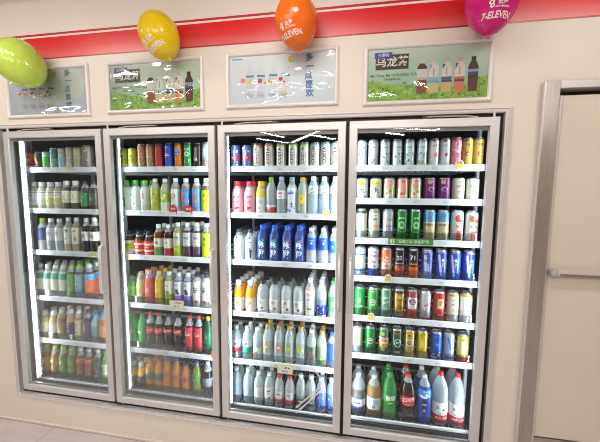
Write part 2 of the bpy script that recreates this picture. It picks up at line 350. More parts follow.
D['cn_ws'] = can('white silver can with blue bands', [(.2, 'c5cad2'), (.25, '4f6fa5'), (.72, 'dadde2'), (.76, '4a68a0'), (CB, 'd2d6dc')], [('r', .0, .5, .02, .02, 'b4bccb')])
D['cn_wb'] = can('white can with blue bottom', [(.3, '2d50a5'), (CB, 'dadce2')], [('t', 0, .7, .018, 'POW', 'c23a3a'), ('t', 0, .52, .018, 'ERA', '3a4f90'), ('d', .006, .38, .006, 'c23a3a'), ('r', 0, .84, .03, .006, '8f97ae')])
D['cn_og'] = can('orange can with silver patches', [(.3, 'd0764f'), (.5, 'cfc4bb'), (CB, 'd8825a')], [('o', .002, .62, .016, .018, 'd9c8bc'), ('t', 0, .4, .017, 'ORG', '6d3a2c'), ('b', .6, .9, 6, .004, .007, ['c9543a', 'e6a58a'], 7)])
D['cn_bk'] = can('black can with orange red bottom', [(.42, 'b8452f'), (CB, '26262a')], [('t', 0, .68, .03, '22', 'd9d9dc'), ('r', 0, .5, .05, .006, '8d8f94'), ('o', 0, .25, .014, .014, 'd0663f')])
D['cn_bk2'] = can('black can with white number and orange bottom', [(.4, 'd8612f'), (.47, '2a2626'), (CB, '1c1c20')], [('t', 0, .7, .034, '71', 'ececee'), ('r', .004, .5, .036, .008, 'e0793a'), ('o', 0, .22, .016, .014, 'e58a4a')])
D['cn_lv'] = can('lavender and blue can', [(.25, '8390c6'), (CB, '5f68ad')], [('p', 0, .5, [(-.02, .055), (-.004, .06), (.006, -.06), (-.012, -.06)], 'c0c4e2'), ('t', .002, .62, .02, '电力', '3a3f8a', 0), ('r', .006, .4, .01, .05, 'a8b8e0'), ('r', 0, .9, .05, .008, 'b57aa8')])
D['cn_bp'] = can('blue can with pale diagonal flash', [(CB, '2f55ae')], [('p', 0, .5, [(-.024, .06), (-.012, .066), (.004, -.06), (-.008, -.066)], 'd8cfe0'), ('t', .004, .66, .016, '雪', 'e0e4f2'), ('t', .004, .52, .014, 'ENE', 'b8c8ea', 75), ('p', 0, .5, [(.012, .03), (.022, .05), (.022, -.04), (.014, -.05)], '7a95d6'), ('r', 0, .9, .05, .008, 'b77ba5')])
D['cn_g1'] = can('bright green can', [(CB, '2f9a48')], [('o', -.004, .55, .014, .018, '7cc88a'), ('t', 0, .34, .018, 'LAGER', 'cfe8d0'), ('r', 0, .82, .04, .006, '1f7a38')])
D['cn_g2'] = can('green can with white round emblem', [(CB, '4a9a45')], [('g', .006, .5, .019, .72, 'dfe8da'), ('d', .006, .5, .0137, '2e7a38'), ('t', .006, .5, .013, '1903', 'e6ede0'), ('r', 0, .86, .03, .005, 'c6dcc0')])
D['cn_g3'] = can('dull green frosted can', [(CB, '6f9478')], [('r', -.002, .68, .03, .008, 'c6d8c8'), ('t', 0, .52, .016, 'Draft', 'd6e4d6', 20), ('o', 0, .3, .012, .014, '87aa8c')])
D['cn_go'] = can('gold can with black lettering', [(.1, '3a3020'), (.3, 'a8853a'), (.84, 'b08d3c'), (CB, '4a3d22')], [('t', 0, .4, .026, 'ZL', '221c14'), ('r', 0, .64, .03, .006, '5d4820'), ('r', 0, .22, .034, .004, '4a3a1c'), ('o', 0, .72, .009, .009, 'd9bf72')], metal=.4)
D['cn_rs'] = can('silver and red can with black oval', [(.36, 'b8383a'), (.74, 'c9c6c6'), (CB, 'a84a4a')], [('o', 0, .6, .022, .018, 'c23a3c'), ('o', 0, .6, .019, .0145, '2a2628'), ('t', 0, .63, .012, 'ASA', 'e8e6e6'), ('t', 0, .56, .012, 'FREE', 'e8e6e6')])
D['cn_sr'] = can('silver can with red band', [(.12, 'b83038'), (.16, 'd8d8da'), (CB, 'cfd0d4')], [('p', .008, .55, [(-.014, -.004), (.014, .004), (.016, -.004), (-.01, -.014)], 'c23a42'), ('o', -.002, .62, .014, .018, 'b9bcc4'), ('t', 0, .34, .014, 'Bud', 'b83038')], metal=.45)
D['cn_rd'] = can('red can with cream panel', [(.06, 'c9a34f'), (CB, 'b8302f')], [('r', 0, .58, .036, .066, 'd6c39c'), ('o', 0, .62, .012, .016, 'b8803f'), ('r', 0, .42, .036, .005, '9a2a28'), ('t', 0, .24, .014, 'BEER', 'e6d3a8')])
D['cn_wg'] = can('white can with gold rim', [(.06, 'c9a850'), (.86, 'dedbd4'), (CB, 'c6a045')], [('r', 0, .74, .028, .005, 'b5a06a'), ('t', 0, .6, .015, 'Pure', '5f6672'), ('o', 0, .42, .01, .012, 'c9b06a'), ('r', 0, .25, .03, .006, 'a9aab0')])
ML = dict(H=.178, R=.032)
D['cn_wy'] = can('white can with yellow and green spot', [(CB, 'd3d6d2')], [('d', .004, .48, .012, 'd8bf2c'), ('d', -.006, .42, .007, '4a9a50'), ('r', 0, .72, .02, .012, '7a9ab0')], **ML)
D['cn_gc'] = can('green can with white ring and red', [(CB, '1f7d3c')], [('g', .002, .5, .02, .75, 'e2e8dc'), ('d', .002, .5, .015, '2a8a48'), ('r', .002, .52, .034, .011, 'b8343a'), ('t', .002, .52, .0095, 'Carlsberg', 'f0ece4'), ('r', 0, .2, .05, .012, '15602c')], **ML)
D['cn_gr2'] = can('gold and green can with red bar', [(.3, '3f7a45'), (.44, 'b89d4c'), (.66, 'd9d2b0'), (CB, '3d7a44')], [('r', 0, .55, .05, .014, 'a83a34'), ('t', 0, .55, .011, 'TSING', 'efe6d0'), ('o', 0, .78, .01, .01, 'c9ae55'), ('o', 0, .25, .013, .012, 'cfc080')], **ML)
D['cn_dg'] = can('dark green can with white oval', [(CB, '1c4f33')], [('o', .002, .5, .022, .026, 'dfe3dc'), ('o', .002, .5, .019, .022, '20593a'), ('t', .002, .52, .015, 'Star', 'e6e9e2', 25), ('r', 0, .84, .034, .01, 'b8403a'), ('r', 0, .18, .04, .014, 'a9b4a8')], **ML)
D['cn_gd2'] = can('gold can with dark oval emblem', [(CB, 'bb9c50')], [('o', 0, .55, .021, .02, 'e0d9c2'), ('o', 0, .55, .017, .015, '4a463c'), ('t', 0, .55, .011, 'COLD', 'e6dfc8'), ('r', 0, .25, .034, .012, 'd9c894'), ('o', 0, .8, .009, .008, '8a3a30')], metal=.4, **ML)
D['cn_gy'] = can('plain yellow gold can', [(CB, 'c9ae3a')], [('r', 0, .55, .02, .05, 'd9c25a'), ('r', 0, .2, .012, .016, 'a9b0b4'), ('r', 0, .84, .04, .005, '9a8228')], metal=.4, **ML)
D['cn_bl'] = can('deep blue can with white splash', [(CB, '2450a5')], [('b', .1, .32, 9, .004, .008, ['dfe6f0', 'b4c6e4'], 6), ('t', 0, .56, .02, '冰', '8fb0e2'), ('r', 0, .84, .04, .006, '4a78c2')], **ML)
D['cn_bs'] = can('silver can with blue slashes', [(CB, 'aab6cb')], [('p', 0, .55, [(-.02, .05), (-.008, .055), (.01, -.02), (0, -.03)], '3f66ae'), ('p', 0, .45, [(.004, .05), (.014, .05), (.02, -.02), (.012, -.03)], 'e2e6ee'), ('r', 0, .16, .05, .014, '4a6cae')], metal=.5, **ML)
D['cn_yr'] = can('cream yellow can with red bottom', [(.22, 'b5353a'), (.9, 'd6c272'), (CB, 'b89a45')], [('r', -.002, .55, .026, .06, 'e2d9a8'), ('r', .004, .62, .012, .03, '8a3a34'), ('t', 0, .4, .013, 'ALE', '5a3a2a'), ('r', 0, .8, .034, .006, '7d5a2c')], **ML)
# --- door 1 bottles
def mt(look, c2, c3): return bot(look, 'juice', .2, 'eceeea', ('d9d2bd', .75), (.18, .68, [(.44, c2), (.6, 'ece9df'), (.64, c3), (.68, 'e6e2d6')]), [('r', 0, .52, .024, .012, c3), ('d', .002, .34, .008, c3)])
D['mt_gw'] = mt('white tea bottle with green dots', 'e2e8dc', '8aa86a'); D['mt_gray'] = mt('white tea bottle with grey label', 'd6d6d0', '8d8a84')
D['mt_ylw'] = mt('white tea bottle with yellow label', 'd8cf8a', 'a8a27d')
D['mt_cream'] = bot('white capped bottle with cream label', 'juice', .21, 'ecebe6', ('5a5048', .8), (.26, .66, [(.66, 'e9e2cd')]), [('t', -.004, .55, .016, '茶', '6f7a4a'), ('d', .011, .36, .004, 'cf5f45'), ('d', -.01, .38, .005, '2f7a5a'), ('r', -.004, .46, .014, .012, 'a9a07d')])
D['tea_grn'] = bot('dark tea bottle with green label', 'smooth', .205, '3c4a40', ('4a3a28', .85), (.15, .62, [(.62, '2f8a58')]), [('b', .2, .58, 10, .003, .005, ['cfe0c8', '1f6a42'], 2), ('t', 0, .45, .02, '茶', 'e0ead8')])
D['tea_drk'] = bot('dark brown tea bottle', 'smooth', .205, '2f2f2f', ('3a2d22', .9), (.2, .6, [(.6, '46403a')]), [('r', 0, .4, .02, .03, 'a8a298')])
D['jas_nav'] = bot('clear bottle with navy label lime cap', 'square', .24, 'a8cf3c', ('c9c6b0', .55), (.34, .72, [(.72, '3a4a68')]), [('r', 0, .52, .03, .05, '55688c'), ('r', 0, .3, .03, .006, 'b87a80')], fill=.8)
D['jas_wht'] = bot('bottle with white grey label', 'square', .24, 'e6e6e4', ('bdb9b4', .6), (.34, .72, [(.72, 'd6d3d2')]), [('r', 0, .55, .026, .028, 'a3a0a8'), ('r', 0, .66, .02, .006, 'd9785f'), ('r', 0, .2, .03, .01, '9a8f88')], fill=.8)
D['lat_blue'] = bot('beige latte bottle with blue triangle', 'square', .25, 'e9e8e6', ('b8ad94', .85), (.25, .72, [(.72, 'd8d3c4')]), [('p', .006, .62, [(-.012, .012), (.014, .012), (.008, -.014)], '2f4a90'), ('r', -.004, .4, .02, .02, 'a8a08c')])
D['lat_red'] = bot('beige latte bottle with red spot', 'square', .25, 'e9e8e6', ('a3987f', .85), (.25, .72, [(.72, 'd3cbb8')]), [('o', 0, .63, .01, .007, 'c23f38'), ('r', .006, .4, .012, .03, '8a6f52')])
D['cof_blk'] = bot('black coffee bottle with white label', 'square', .25, 'eeeeee', ('241f1e', .95), (.36, .62, [(.62, 'dedad6')]), [('r', -.004, .5, .016, .028, '3a3436'), ('r', .012, .52, .008, .012, 'b3383c'), ('r', .012, .45, .006, .014, '4a4648')])
D['milk_teal'] = bot('white bottle with teal neck label', 'square', .24, 'eceae6', ('e2ddca', .92), (.06, .8, [(.56, 'e6e2d2'), (.74, '4f9a8c'), (.8, 'd9d4c2')]), [('r', 0, .34, .014, .06, 'cdd0b4'), ('d', .004, .16, .007, 'b58a70'), ('d', -.006, .2, .005, '5f9a80')])
D['gt_green'] = bot('green tea bottle with lime cap', 'square', .25, '9cd435', ('3a4232', .85), (.08, .72, [(.72, '67a044')]), [('t', 0, .52, .022, '绿', '24402a'), ('t', 0, .36, .022, '茶', '24402a'), ('o', 0, .18, .016, .012, '8cc25a')])
D['gt_blue'] = bot('blue grey tea bottle with lime cap', 'square', .255, '8ccf35', ('3c4238', .85), (.08, .7, [(.3, '5f86a8'), (.7, '8aa4b4')]), [('t', 0, .5, .02, '乌', '22324a'), ('t', 0, .36, .02, '龙', '22324a'), ('o', 0, .17, .013, .009, '5a8a4a')])
D['peach_or'] = bot('orange drink with blue topped label', 'square', .26, 'e6e8ea', ('4f3528', .85), (.08, .72, [(.56, 'cf6a34'), (.66, '3f96cf'), (.72, '6ab4dc')]), [('d', -.008, .42, .012, 'e08a4a'), ('d', .01, .3, .011, 'e59a58'), ('t', 0, .52, .016, '桃', 'f2e6d8'), ('r', 0, .14, .034, .01, '6a3a2a')])
D['pear_y'] = bot('pale yellow drink with white label', 'juice', .21, 'e9e9e6', ('ddd09a', .8), (.12, .6, [(.6, 'e6dfc0')]), [('d', .008, .42, .009, 'd6b84a'), ('r', -.008, .3, .016, .02, 'd9cfa8')])
D['pear_b'] = bot('pear drink with white and blue label', 'juice', .21, 'e9e9e6', ('cdbb80', .8), (.12, .6, [(.22, '7f93b8'), (.6, 'e6e3d8')]), [('b', .22, .55, 7, .003, .005, ['b5483f', '4a62a0', 'a3aab0'], 4)])
D['herb_g'] = bot('amber herbal drink with green stripe', 'smooth', .23, 'e3d9c0', ('b8a070', .75), (.2, .72, [(.55, 'b59c6a'), (.72, '8c4f4a')]), [('p', 0, .42, [(-.022, -.012), (.022, .014), (.022, .03), (-.022, .004)], '4f9068'), ('r', 0, .28, .03, .01, 'dccb9a')])
D['nav_or'] = bot('orange drink with navy label', 'smooth', .23, 'eceae6', ('cf934f', .85), (.16, .62, [(.2, 'd6cfae'), (.62, '27345a')]), [('t', 0, .46, .018, '柠', '9fb0d0'), ('t', 0, .34, .018, '檬', '9fb0d0'), ('o', 0, .56, .012, .006, 'd9a04a')])
D['cream_k'] = bot('cream bottle with black vertical characters', 'smooth', .235, 'e6e6e4', ('8a7a58', .9), (.06, .7, [(.7, 'd2c796')]), [('t', -.002, .56, .02, '奶', '2f2a20'), ('t', -.002, .44, .02, '茶', '2f2a20'), ('t', -.002, .32, .02, '香', '2f2a20')])
D['plum'] = bot('dark purple drink with plum label', 'smooth', .24, '5f2f58', ('46283a', .9), (.16, .66, [(.66, '57405c')]), [('r', 0, .46, .014, .05, '9f8aa5'), ('r', 0, .2, .03, .012, '8a6470')])
D['clr_blu'] = bot('clear drink with blue cap', 'smooth', .22, '3f9fdc', ('9aa8a4', .5), (.2, .6, [(.6, '7fa8b8', .55)]), [('r', 0, .42, .016, .04, '3f8ab8'), ('b', .22, .5, 5, .003, .005, ['d9a05a', '4a7fa0'], 3)])
D['oj_dark'] = bot('amber drink with blue cap', 'smooth', .235, '3f7fc4', ('a86a35', .85), (.2, .6, [(.6, 'b58250')]))
D['amb_y'] = bot('amber tea bottle with yellow cap', 'bulb', .245, 'e2cf2c', ('a8783a', .85), (.1, .64, [(.22, '8a5444'), (.64, '9a7d44')]), [('b', .26, .62, 12, .004, .007, ['d9a83a', '4f3a24', 'e0c890', 'b06a2c'], 2), ('o', .0, .54, .012, .012, 'e2d2a0')])
D['grt_l'] = bot('green tea bottle with lime cap', 'bulb', .245, '8acb3c', ('74843c', .85), (.1, .64, [(.22, '4f7a34'), (.64, '5a8238')]), [('b', .26, .62, 10, .004, .007, ['8fae45', 'c9a83c', '34552a'], 5), ('p', 0, .52, [(-.016, -.006), (.012, .014), (.016, .004), (-.008, -.016)], 'd0b040')])
D['bt_or'] = bot('brown tea bottle with orange band', 'bulb', .25, 'e9e9e9', ('80503c', .85), (.06, .68, [(.56, '8a5744'), (.66, 'd0642f'), (.68, 'e0d8d0')]), [('r', 0, .36, .006, .09, 'b08f7d'), ('r', .012, .36, .004, .07, 'a37d6a')])
D['drk_g'] = bot('dark green drink with white cap', 'bulb', .25, 'e9e9e9', ('34443a', .85), (.08, .66, [(.66, '4a5c50')]), [('b', .15, .62, 12, .003, .006, ['9fb0a4', '6f8a78', 'c6d0c6'], 8)])
D['gre_edge'] = bot('bright green drink with lime cap', 'bulb', .24, '6fcf4a', ('4f9a48', .8), (.1, .64, [(.3, '5aa84a'), (.64, 'd0d0b8')]))
# --- door 2 bottles
D['soy_g'] = bot('white bottle with green stripe', 'square', .215, '57c23a', ('e6ebdf', .9), (.04, .72, [(.72, 'e3eadd')]), [('r', .004, .3, .01, .07, '4fae62'), ('d', -.01, .5, .008, 'cfe2c2')], opaque=1)
D['soy_l'] = bot('white bottle with green leaf', 'square', .215, '57c23a', ('e2e8da', .9), (.04, .72, [(.72, 'dfe6d8')]), [('d', -.012, .55, .011, '2fae7a'), ('d', .006, .26, .008, '4a9a5a'), ('r', .008, .42, .005, .05, '8a9a84')], opaque=1)
D['soy_w'] = bot('plain white bottle with green cap', 'square', .215, '6cc83f', ('e0e2d8', .9), (.04, .72, [(.24, 'b9cda8'), (.72, 'dedfd6')]), [('r', .004, .5, .006, .04, 'b06a62'), ('r', .004, .3, .02, .006, 'a3b894')], opaque=1)
D['ylg'] = bot('yellow green bottle with spotted label', 'smooth', .225, 'ecece6', ('c9cf96', .75), (.05, .64, [(.64, 'b9c262')]), [('b', .08, .6, 18, .003, .007, ['7a8f2f', 'e2df9c', '94aa3f', 'd06a4a'], 3)], fill=.84)
D['gpear'] = bot('pale green bottle with white cap', 'smooth', .225, 'ecece6', ('ccd0a8', .75), (.05, .62, [(.3, 'd8dcc8'), (.62, '9fb058')]), [('o', -.004, .42, .014, .012, 'cfd890'), ('o', .008, .5, .008, .01, 'e6e6d8')], fill=.84)
D['ring_w'] = bot('white bottle with red ring', 'smooth', .228, 'eeeeec', ('a8a39c', .8), (.05, .68, [(.68, 'dcdcda')]), [('g', 0, .48, .0165, .7, 'b8343c'), ('p', .004, .2, [(-.012, -.006), (.012, .008), (.014, .016), (-.004, .006)], '4f8a4a')])
D['org_b'] = bot('blue label bottle with orange circles', 'smooth', .228, 'ecebe8', ('9a8474', .8), (.05, .68, [(.68, '4a86b8')]), [('d', -.002, .56, .0125, 'e06a34'), ('d', -.006, .4, .012, 'df6230'), ('d', .011, .34, .011, 'e57a40'), ('r', 0, .14, .034, .014, 'c44f38')])
D['yel_lab'] = bot('dark bottle with yellow green label', 'smooth', .228, 'ecebe8', ('6a5a2c', .85), (.05, .66, [(.66, 'c2c832')]), [('t', 0, .5, .02, '柠', '3a4a20'), ('t', 0, .34, .02, '茶', '3a4a20')])
D['drk_lime'] = bot('dark capped bottle with lime label', 'juice', .17, '2c2e36', ('4f3c2a', .75), (.06, .62, [(.28, 'e0e4d0'), (.34, 'b5c82a'), (.5, 'cfe03a'), (.62, 'e3e6d2')]), [('r', 0, .42, .024, .008, '3f4a20'), ('r', 0, .2, .024, .006, 'b0bf45')], R=.036)
D['drk_red'] = bot('dark capped bottle with red label', 'juice', .17, '2c2e36', ('4a2c22', .75), (.06, .62, [(.18, 'c8432f'), (.26, 'e6dcd4'), (.44, 'd0482f'), (.52, 'e8e0d8'), (.62, 'd0482f')]), [('r', 0, .36, .026, .008, 'e9ddd4'), ('r', 0, .12, .024, .006, 'e9ddd4')], R=.036)
D['tea_rg'] = bot('brown tea with red and green label', 'square', .22, 'ecebe6', ('7a4a20', .8), (.05, .58, [(.3, '5a9a5a'), (.58, 'dedbc8')]), [('b', .06, .28, 10, .005, .008, ['c84f45', 'd9685a', '4a8a50'], 3), ('r', 0, .44, .024, .02, '7d7a6a'), ('d', .006, .53, .004, '8aa03c')])
D['tea_rd'] = bot('dark red tea with white label', 'square', .22, 'ecebe6', ('4a2222', .85), (.05, .58, [(.28, 'a82f3c'), (.58, 'dcd8c8')]), [('t', 0, .44, .015, '红茶', '4f4a3a'), ('d', -.004, .54, .005, '8aa03c'), ('b', .08, .26, 6, .004, .006, ['d0707a', '8a2430'], 4)])
D['lem_tall'] = bot('lemon drink with grey green label', 'square', .235, 'ecebe6', ('c9b83c', .8), (.05, .72, [(.34, 'a3b53a'), (.42, 'c2c694'), (.72, 'c9cbc4')]), [('d', 0, .26, .011, 'cfd860'), ('g', 0, .26, .011, .8, '7d9030'), ('t', 0, .56, .02, '柠檬', '6a6f6a'), ('r', 0, .46, .02, .005, '8a8f84'), ('d', .004, .67, .004, '9ab03c')])
D['gra_tall'] = bot('grape drink with white purple label', 'square', .238, 'ecebe6', ('4a2c40', .85), (.05, .72, [(.34, '4a3348'), (.72, 'c9c5c9')]), [('d', .006, .36, .009, 'a3b24a'), ('d', -.006, .28, .008, '6a4a6a'), ('t', 0, .56, .02, '葡萄', '6f5f7a'), ('r', 0, .46, .02, .005, '8f8494'), ('d', .004, .67, .004, '9ab03c')])
D['yl_tall'] = bot('bottle with bright yellow green label', 'square', .235, 'ecebe6', ('7a7a2c', .85), (.05, .72, [(.72, 'b5cc30')]), [('t', 0, .56, .02, '青', '4a5a20'), ('t', 0, .4, .02, '柠', '4a5a20')])
D['lime_b'] = bot('bright green drink with lime cap', 'bulb', .19, '8fd832', ('8fd86a', .7), (.1, .64, [(.64, '9adf5a')]), [('d', -.004, .4, .009, 'e8c84a'), ('b', .15, .6, 8, .004, .007, ['5fc23a', 'cdf09a'], 3)])
D['cream_t'] = bot('cream drink with tan cap', 'smooth', .225, 'd9c094', ('d6cda4', .92), (.1, .66, [(.66, 'cfc794')]), [('r', 0, .42, .02, .04, 'b5b07a'), ('b', .14, .36, 6, .003, .006, ['a88a5a', '8f9a5a'], 2)], opaque=1)
D['coral'] = bot('coral pink drink with pink cap', 'smooth', .24, 'e8968f', ('dd6f6a', .92), (.1, .66, [(.66, 'dc6a68')]), [('o', 0, .45, .016, .016, 'e59a90'), ('r', 0, .22, .03, .012, 'b84f50')], opaque=1)
D['ylw_y'] = bot('mustard yellow drink with yellow cap', 'smooth', .24, 'd8d04a', ('d2b53a', .92), (.1, .66, [(.66, 'd0b034')]), [('o', 0, .45, .016, .016, 'e2cf7a'), ('r', 0, .22, .03, .012, 'b08f2c')], opaque=1)
D['olive_w'] = bot('white topped bottle with olive bottom', 'smooth', .238, 'e6e6e4', ('9fa83c', .85), (.05, .74, [(.36, '8f9c3a'), (.74, 'd6d6ca')]), [('d', -.006, .42, .012, '9aa84a'), ('d', .008, .4, .012, '87963c'), ('t', 0, .6, .014, '青提', '8a8c84')])
D['grape_w'] = bot('white bottle with dark grapes', 'smooth', .236, 'd6d6d8', ('7f70b0', .85), (.05, .74, [(.34, '7a6cb4'), (.74, 'd3d2d6')]), [('d', .008*(i % 3) - .008 + .004*(i//3), .5 - .05*(i//3), .0065, ('3a2c44', '4f3a54')[i % 2]) for i in range(9)] + [('t', 0, .64, .014, '葡萄', '8a868e')])
D['qi_w'] = bot('white bottle with black calligraphy', 'smooth', .236, '2a2c30', ('d2c8c4', .9), (.05, .76, [(.76, 'dcdad8')]), [('t', -.002, .52, .046, '気', '1a1a1c'), ('d', .002, .2, .011, 'd07a62'), ('d', -.004, .22, .006, 'e3a48c')])
D['spr_s'] = bot('green soda bottle', 'cola', .255, '2f9a4a', ('3fc868', .8), (.36, .58, [(.58, '2fa050')]), [('t', 0, .48, .02, '雪碧', 'd9f0c8', 12), ('d', .014, .44, .006, 'd8d84a')], shell='9fe0b0', fill=.9)
COK = [('t', 0, .545, .0145, 'Coca-Cola', 'f0e6e4', 8)]
D['cola_s'] = bot('cola bottle with red cap', 'cola', .264, 'd03a35', ('2a1714', .96), (.46, .62, [(.62, 'c22a2c')]), COK, fill=.72)
D['cola_k'] = bot('cola bottle with black cap', 'cola', .264, '2c2426', ('261614', .96), (.46, .62, [(.5, '3a2020'), (.62, 'a83a34')]), [('t', 0, .56, .0145, 'Coca-Cola', 'e6dcda', 8)], fill=.72)
D['cola_r'] = bot('red sleeved cola bottle', 'cola', .266, 'c93434', ('2c1614', .96), (.1, .7, [(.24, 'b5484a'), (.7, 'c0404a')]), [('t', 0, .52, .034, 'Co', 'efe2e2', 8), ('o', 0, .22, .012, .012, 'a8343c')], fill=.74)
D['grn_d'] = bot('dark green bottle with yellow cap', 'cola', .264, 'd9b53a', ('1f5a42', .9), (.3, .6, [(.6, '17684a')]), [('t', 0, .48, .02, '茶', 'd9e2d2')], shell='4f9a80', fill=.9)
D['yl_blk'] = bot('short yellow drink with black label', 'juice', .195, 'eceae4', ('f0c02c', .95), (.06, .5, [(.5, '2c2a2a')]), [('t', 0, .36, .016, '维', 'c9a84a'), ('r', 0, .2, .024, .006, '8a8070')], R=.027)
D['or_gray'] = bot('orange drink with grey green label', 'bulb', .225, 'e0692c', ('e0a233', .85), (.34, .6, [(.6, '6f8078')]), [('d', .006, .46, .007, '4f5f50'), ('d', -.006, .3, .009, 'c9803a')], fill=.84)
FA = [('o', 0, .5, .02, .013, '2a3f8a'), ('t', 0, .5, .015, 'Fanta', 'f2eee6', 10), ('d', .02, .54, .006, '5fae4a')]
D['fan_b'] = bot('orange soda with blue cap', 'bulb', .25, '2f4fae', ('e09a38', .85), (.38, .62, [(.62, 'e07a35')]), FA, fill=.88)
D['fan_k'] = bot('orange soda with dark cap', 'bulb', .225, '2f3a52', ('e09a38', .85), (.36, .6, [(.6, 'de7636')]), FA, R=.034, fill=.88)
D['grn_b'] = bot('green soda with blue cap', 'bulb', .245, '3560b0', ('8a9a44', .75), (.4, .62, [(.62, '5f9a4a')]), [('o', 0, .5, .018, .011, '3f7a3c'), ('t', 0, .5, .013, 'Apple', 'e2eacc', 10)], fill=.88)
D['globe_d'] = bot('dark cola with silver cap', 'cola', .25, 'd3d4d6', ('2a2424', .95), (.3, .56, [(.56, '8a929c')]), [('d', -.004, .45, .0125, 'e6e8ea'), ('p', -.004, .45, [(-.0115, .002), (-.008, .009), (0, .0125), (.008, .009), (.0115, .003)], 'c8323c'), ('p', -.004, .45, [(-.0115, -.002), (.0115, -.003), (.008, -.009), (0, -.0125), (-.008, -.009)], '2450a5')], R=.034, fill=.74)
# --- door 3 bottles
D['pink_s'] = bot('pink milk bottle with red cap', 'juice', .21, 'd8384a', ('eab4c0', .95), (.04, .66, [(.66, 'e8aebb')]), [('d', -.004, .18, .010, 'c8323c'), ('d', .011, .2, .008, 'd0404a'), ('d', -.012, .26, .006, '4f9a4a'), ('t', 0, .5, .022, '草莓', 'd05a70'), ('t', 0, .36, .02, '牛奶', 'e06a80')], R=.036, opaque=1)
D['yel_j'] = bot('yellow capped bottle with pale label', 'juice', .21, 'e8c832', ('e6cf62', .9), (.04, .52, [(.5, 'd8dadc'), (.52, 'e3d9a0')]), [('d', -.008, .2, .009, 'd8b83a'), ('r', .004, .38, .026, .02, 'b8bfc8'), ('b', .06, .3, 5, .003, .006, ['8fb0c4', 'e6cf62'], 3)])
D['gcap_c'] = bot('clear bottle with light green cap', 'pet', .236, '8fc23c', ('a3a8aa', .5), (.06, .26, [(.2, 'b85a58', .85), (.26, 'd8d4d0')]), [('t', 0, .17, .012, '苏打', 'f0e6e4')], fill=.84)
D['lav_c'] = bot('clear bottle with lavender cap', 'pet', .238, 'b5a8dc', ('8f949e', .55), (.42, .64, [(.64, 'dcd8dc')]), [('r', 0, .57, .028, .01, 'b84a5a'), ('r', 0, .48, .024, .006, '8a94a8')], fill=.84)
D['milk_b'] = bot('white bottle with blue lettering', 'square', .236, '8fb8cc', ('ccd3da', .8), (.05, .72, [(.72, 'd8dde2')]), [('t', 0, .58, .026, 'Milk', '2f5aae', 15), ('b', .08, .36, 8, .004, .007, ['3f6ab0', '7aa8d0', '2f4a86'], 5)])
D['lem_c'] = bot('clear bottle with large yellow oval', 'pet', .234, 'e6c02c', ('c2c4b4', .55), (.1, .6, [(.6, 'cfd0c4', .6)]), [('o', 0, .42, .019, .03, 'e3c22f'), ('t', 0, .42, .018, '柠', '8a6a20'), ('r', 0, .2, .02, .005, 'a8aab0')], fill=.84)
AQ = dict(fill=.86)
D['aqua_g'] = bot('pale blue bottle with green mark', 'smooth', .24, 'eef0f2', ('b5d6e6', .5), (.56, .76, [(.76, 'dfe8ee')]), [('t', 0, .68, .018, '水', '3f5aa0'), ('p', 0, .6, [(-.014, -.003), (.012, .006), (.014, -.001), (-.006, -.008)], '4fa85a')], **AQ)
D['aqua_o'] = bot('pale blue bottle with orange mark', 'smooth', .24, 'eef0f2', ('b5d6e6', .5), (.56, .76, [(.76, 'dfe8ee')]), [('t', 0, .68, .018, '水', '3f5aa0'), ('p', 0, .6, [(-.014, -.003), (.012, .006), (.014, -.001), (-.006, -.008)], 'e08a4a')], **AQ)
D['wt_g'] = bot('white bottle with pale green print', 'square', .205, '3a4250', ('dfe5e0', .95), (.04, .7, [(.7, 'dfe6e0')]), [('b', .1, .5, 9, .004, .009, ['c9dca0', 'a8c9b0', 'e6ecc0'], 4), ('r', 0, .6, .03, .006, '8f9aa0'), ('d', 0, .74, .006, '30363c')], R=.036, opaque=1)
D['wt_b'] = bot('white bottle with blue swirl', 'square', .205, '3a4250', ('dfe6ea', .95), (.04, .7, [(.7, 'dde6ea')]), [('g', -.006, .36, .016, .6, '3f94c4'), ('p', .004, .25, [(-.004, .03), (.012, .02), (.006, -.03), (-.002, -.03)], '34404e'), ('r', 0, .6, .03, .006, '8f9aa0'), ('d', 0, .74, .006, '30363c')], R=.036, opaque=1)
def mz(look, c): return bot(look, 'smooth', .236, '2f5fd0', ('2f4f9a', .8), (.06, .74, [(.74, '22407f')]), [('d', .008, .6, .011, c), ('o', -.004, .56, .013, .012, '3fa0cc'), ('t', -.002, .46, .04, '脉', 'f0f6f8'), ('t', -.002, .26, .04, '动', 'f0f6f8'), ('b', .1, .5, 6, .003, .005, [c, 'cfdde6'], 3)], R=.0355, fill=.88)
D['blue_g'] = mz('dark blue bottle with green spot', '5fae4a'); D['blue_r'] = mz('dark blue bottle with red spot', 'c8544a')
D['wblue'] = bot('clear water with blue upper label', 'pet', .226, 'eef0f2', ('c2cdd8', .45), (.4, .74, [(.74, '2f56ae')]), [('t', 0, .58, .018, '水', 'dfe8f4'), ('r', 0, .66, .028, .004, '9fb8e0')], fill=.86)
D['wblue2'] = bot('pale water with blue label', 'pet', .226, 'eef0f2', ('b5d2ea', .5), (.34, .66, [(.66, '2f6ac8')]), [('t', 0, .5, .018, '水', 'e6eef6')], fill=.86)
D['oj'] = bot('orange juice with white cap', 'juice', .208, 'ececea', ('f0a41e', .95), (.06, .46, [(.46, 'e2d3cc')]), [('p', .004, .3, [(-.014, .012), (-.006, .012), (.012, 0), (-.006, -.012), (-.014, -.012), (.002, 0)], 'ee9a20')], R=.035, fill=.8)
def bk(look, c): return bot(look, 'smooth', .215, '15161a', ('ccd0cf', .4), (.12, .46, [(.46, 'd8d8d6')]), [('t', -.004, .36, .022, '気', '3a3c40'), ('b', .2, .42, 6, .002, .004, ['6a6f74', 'a8acb0', '8a3a40'], 3), ('d', .01, .18, .009, c)], R=.0375, fill=.84)
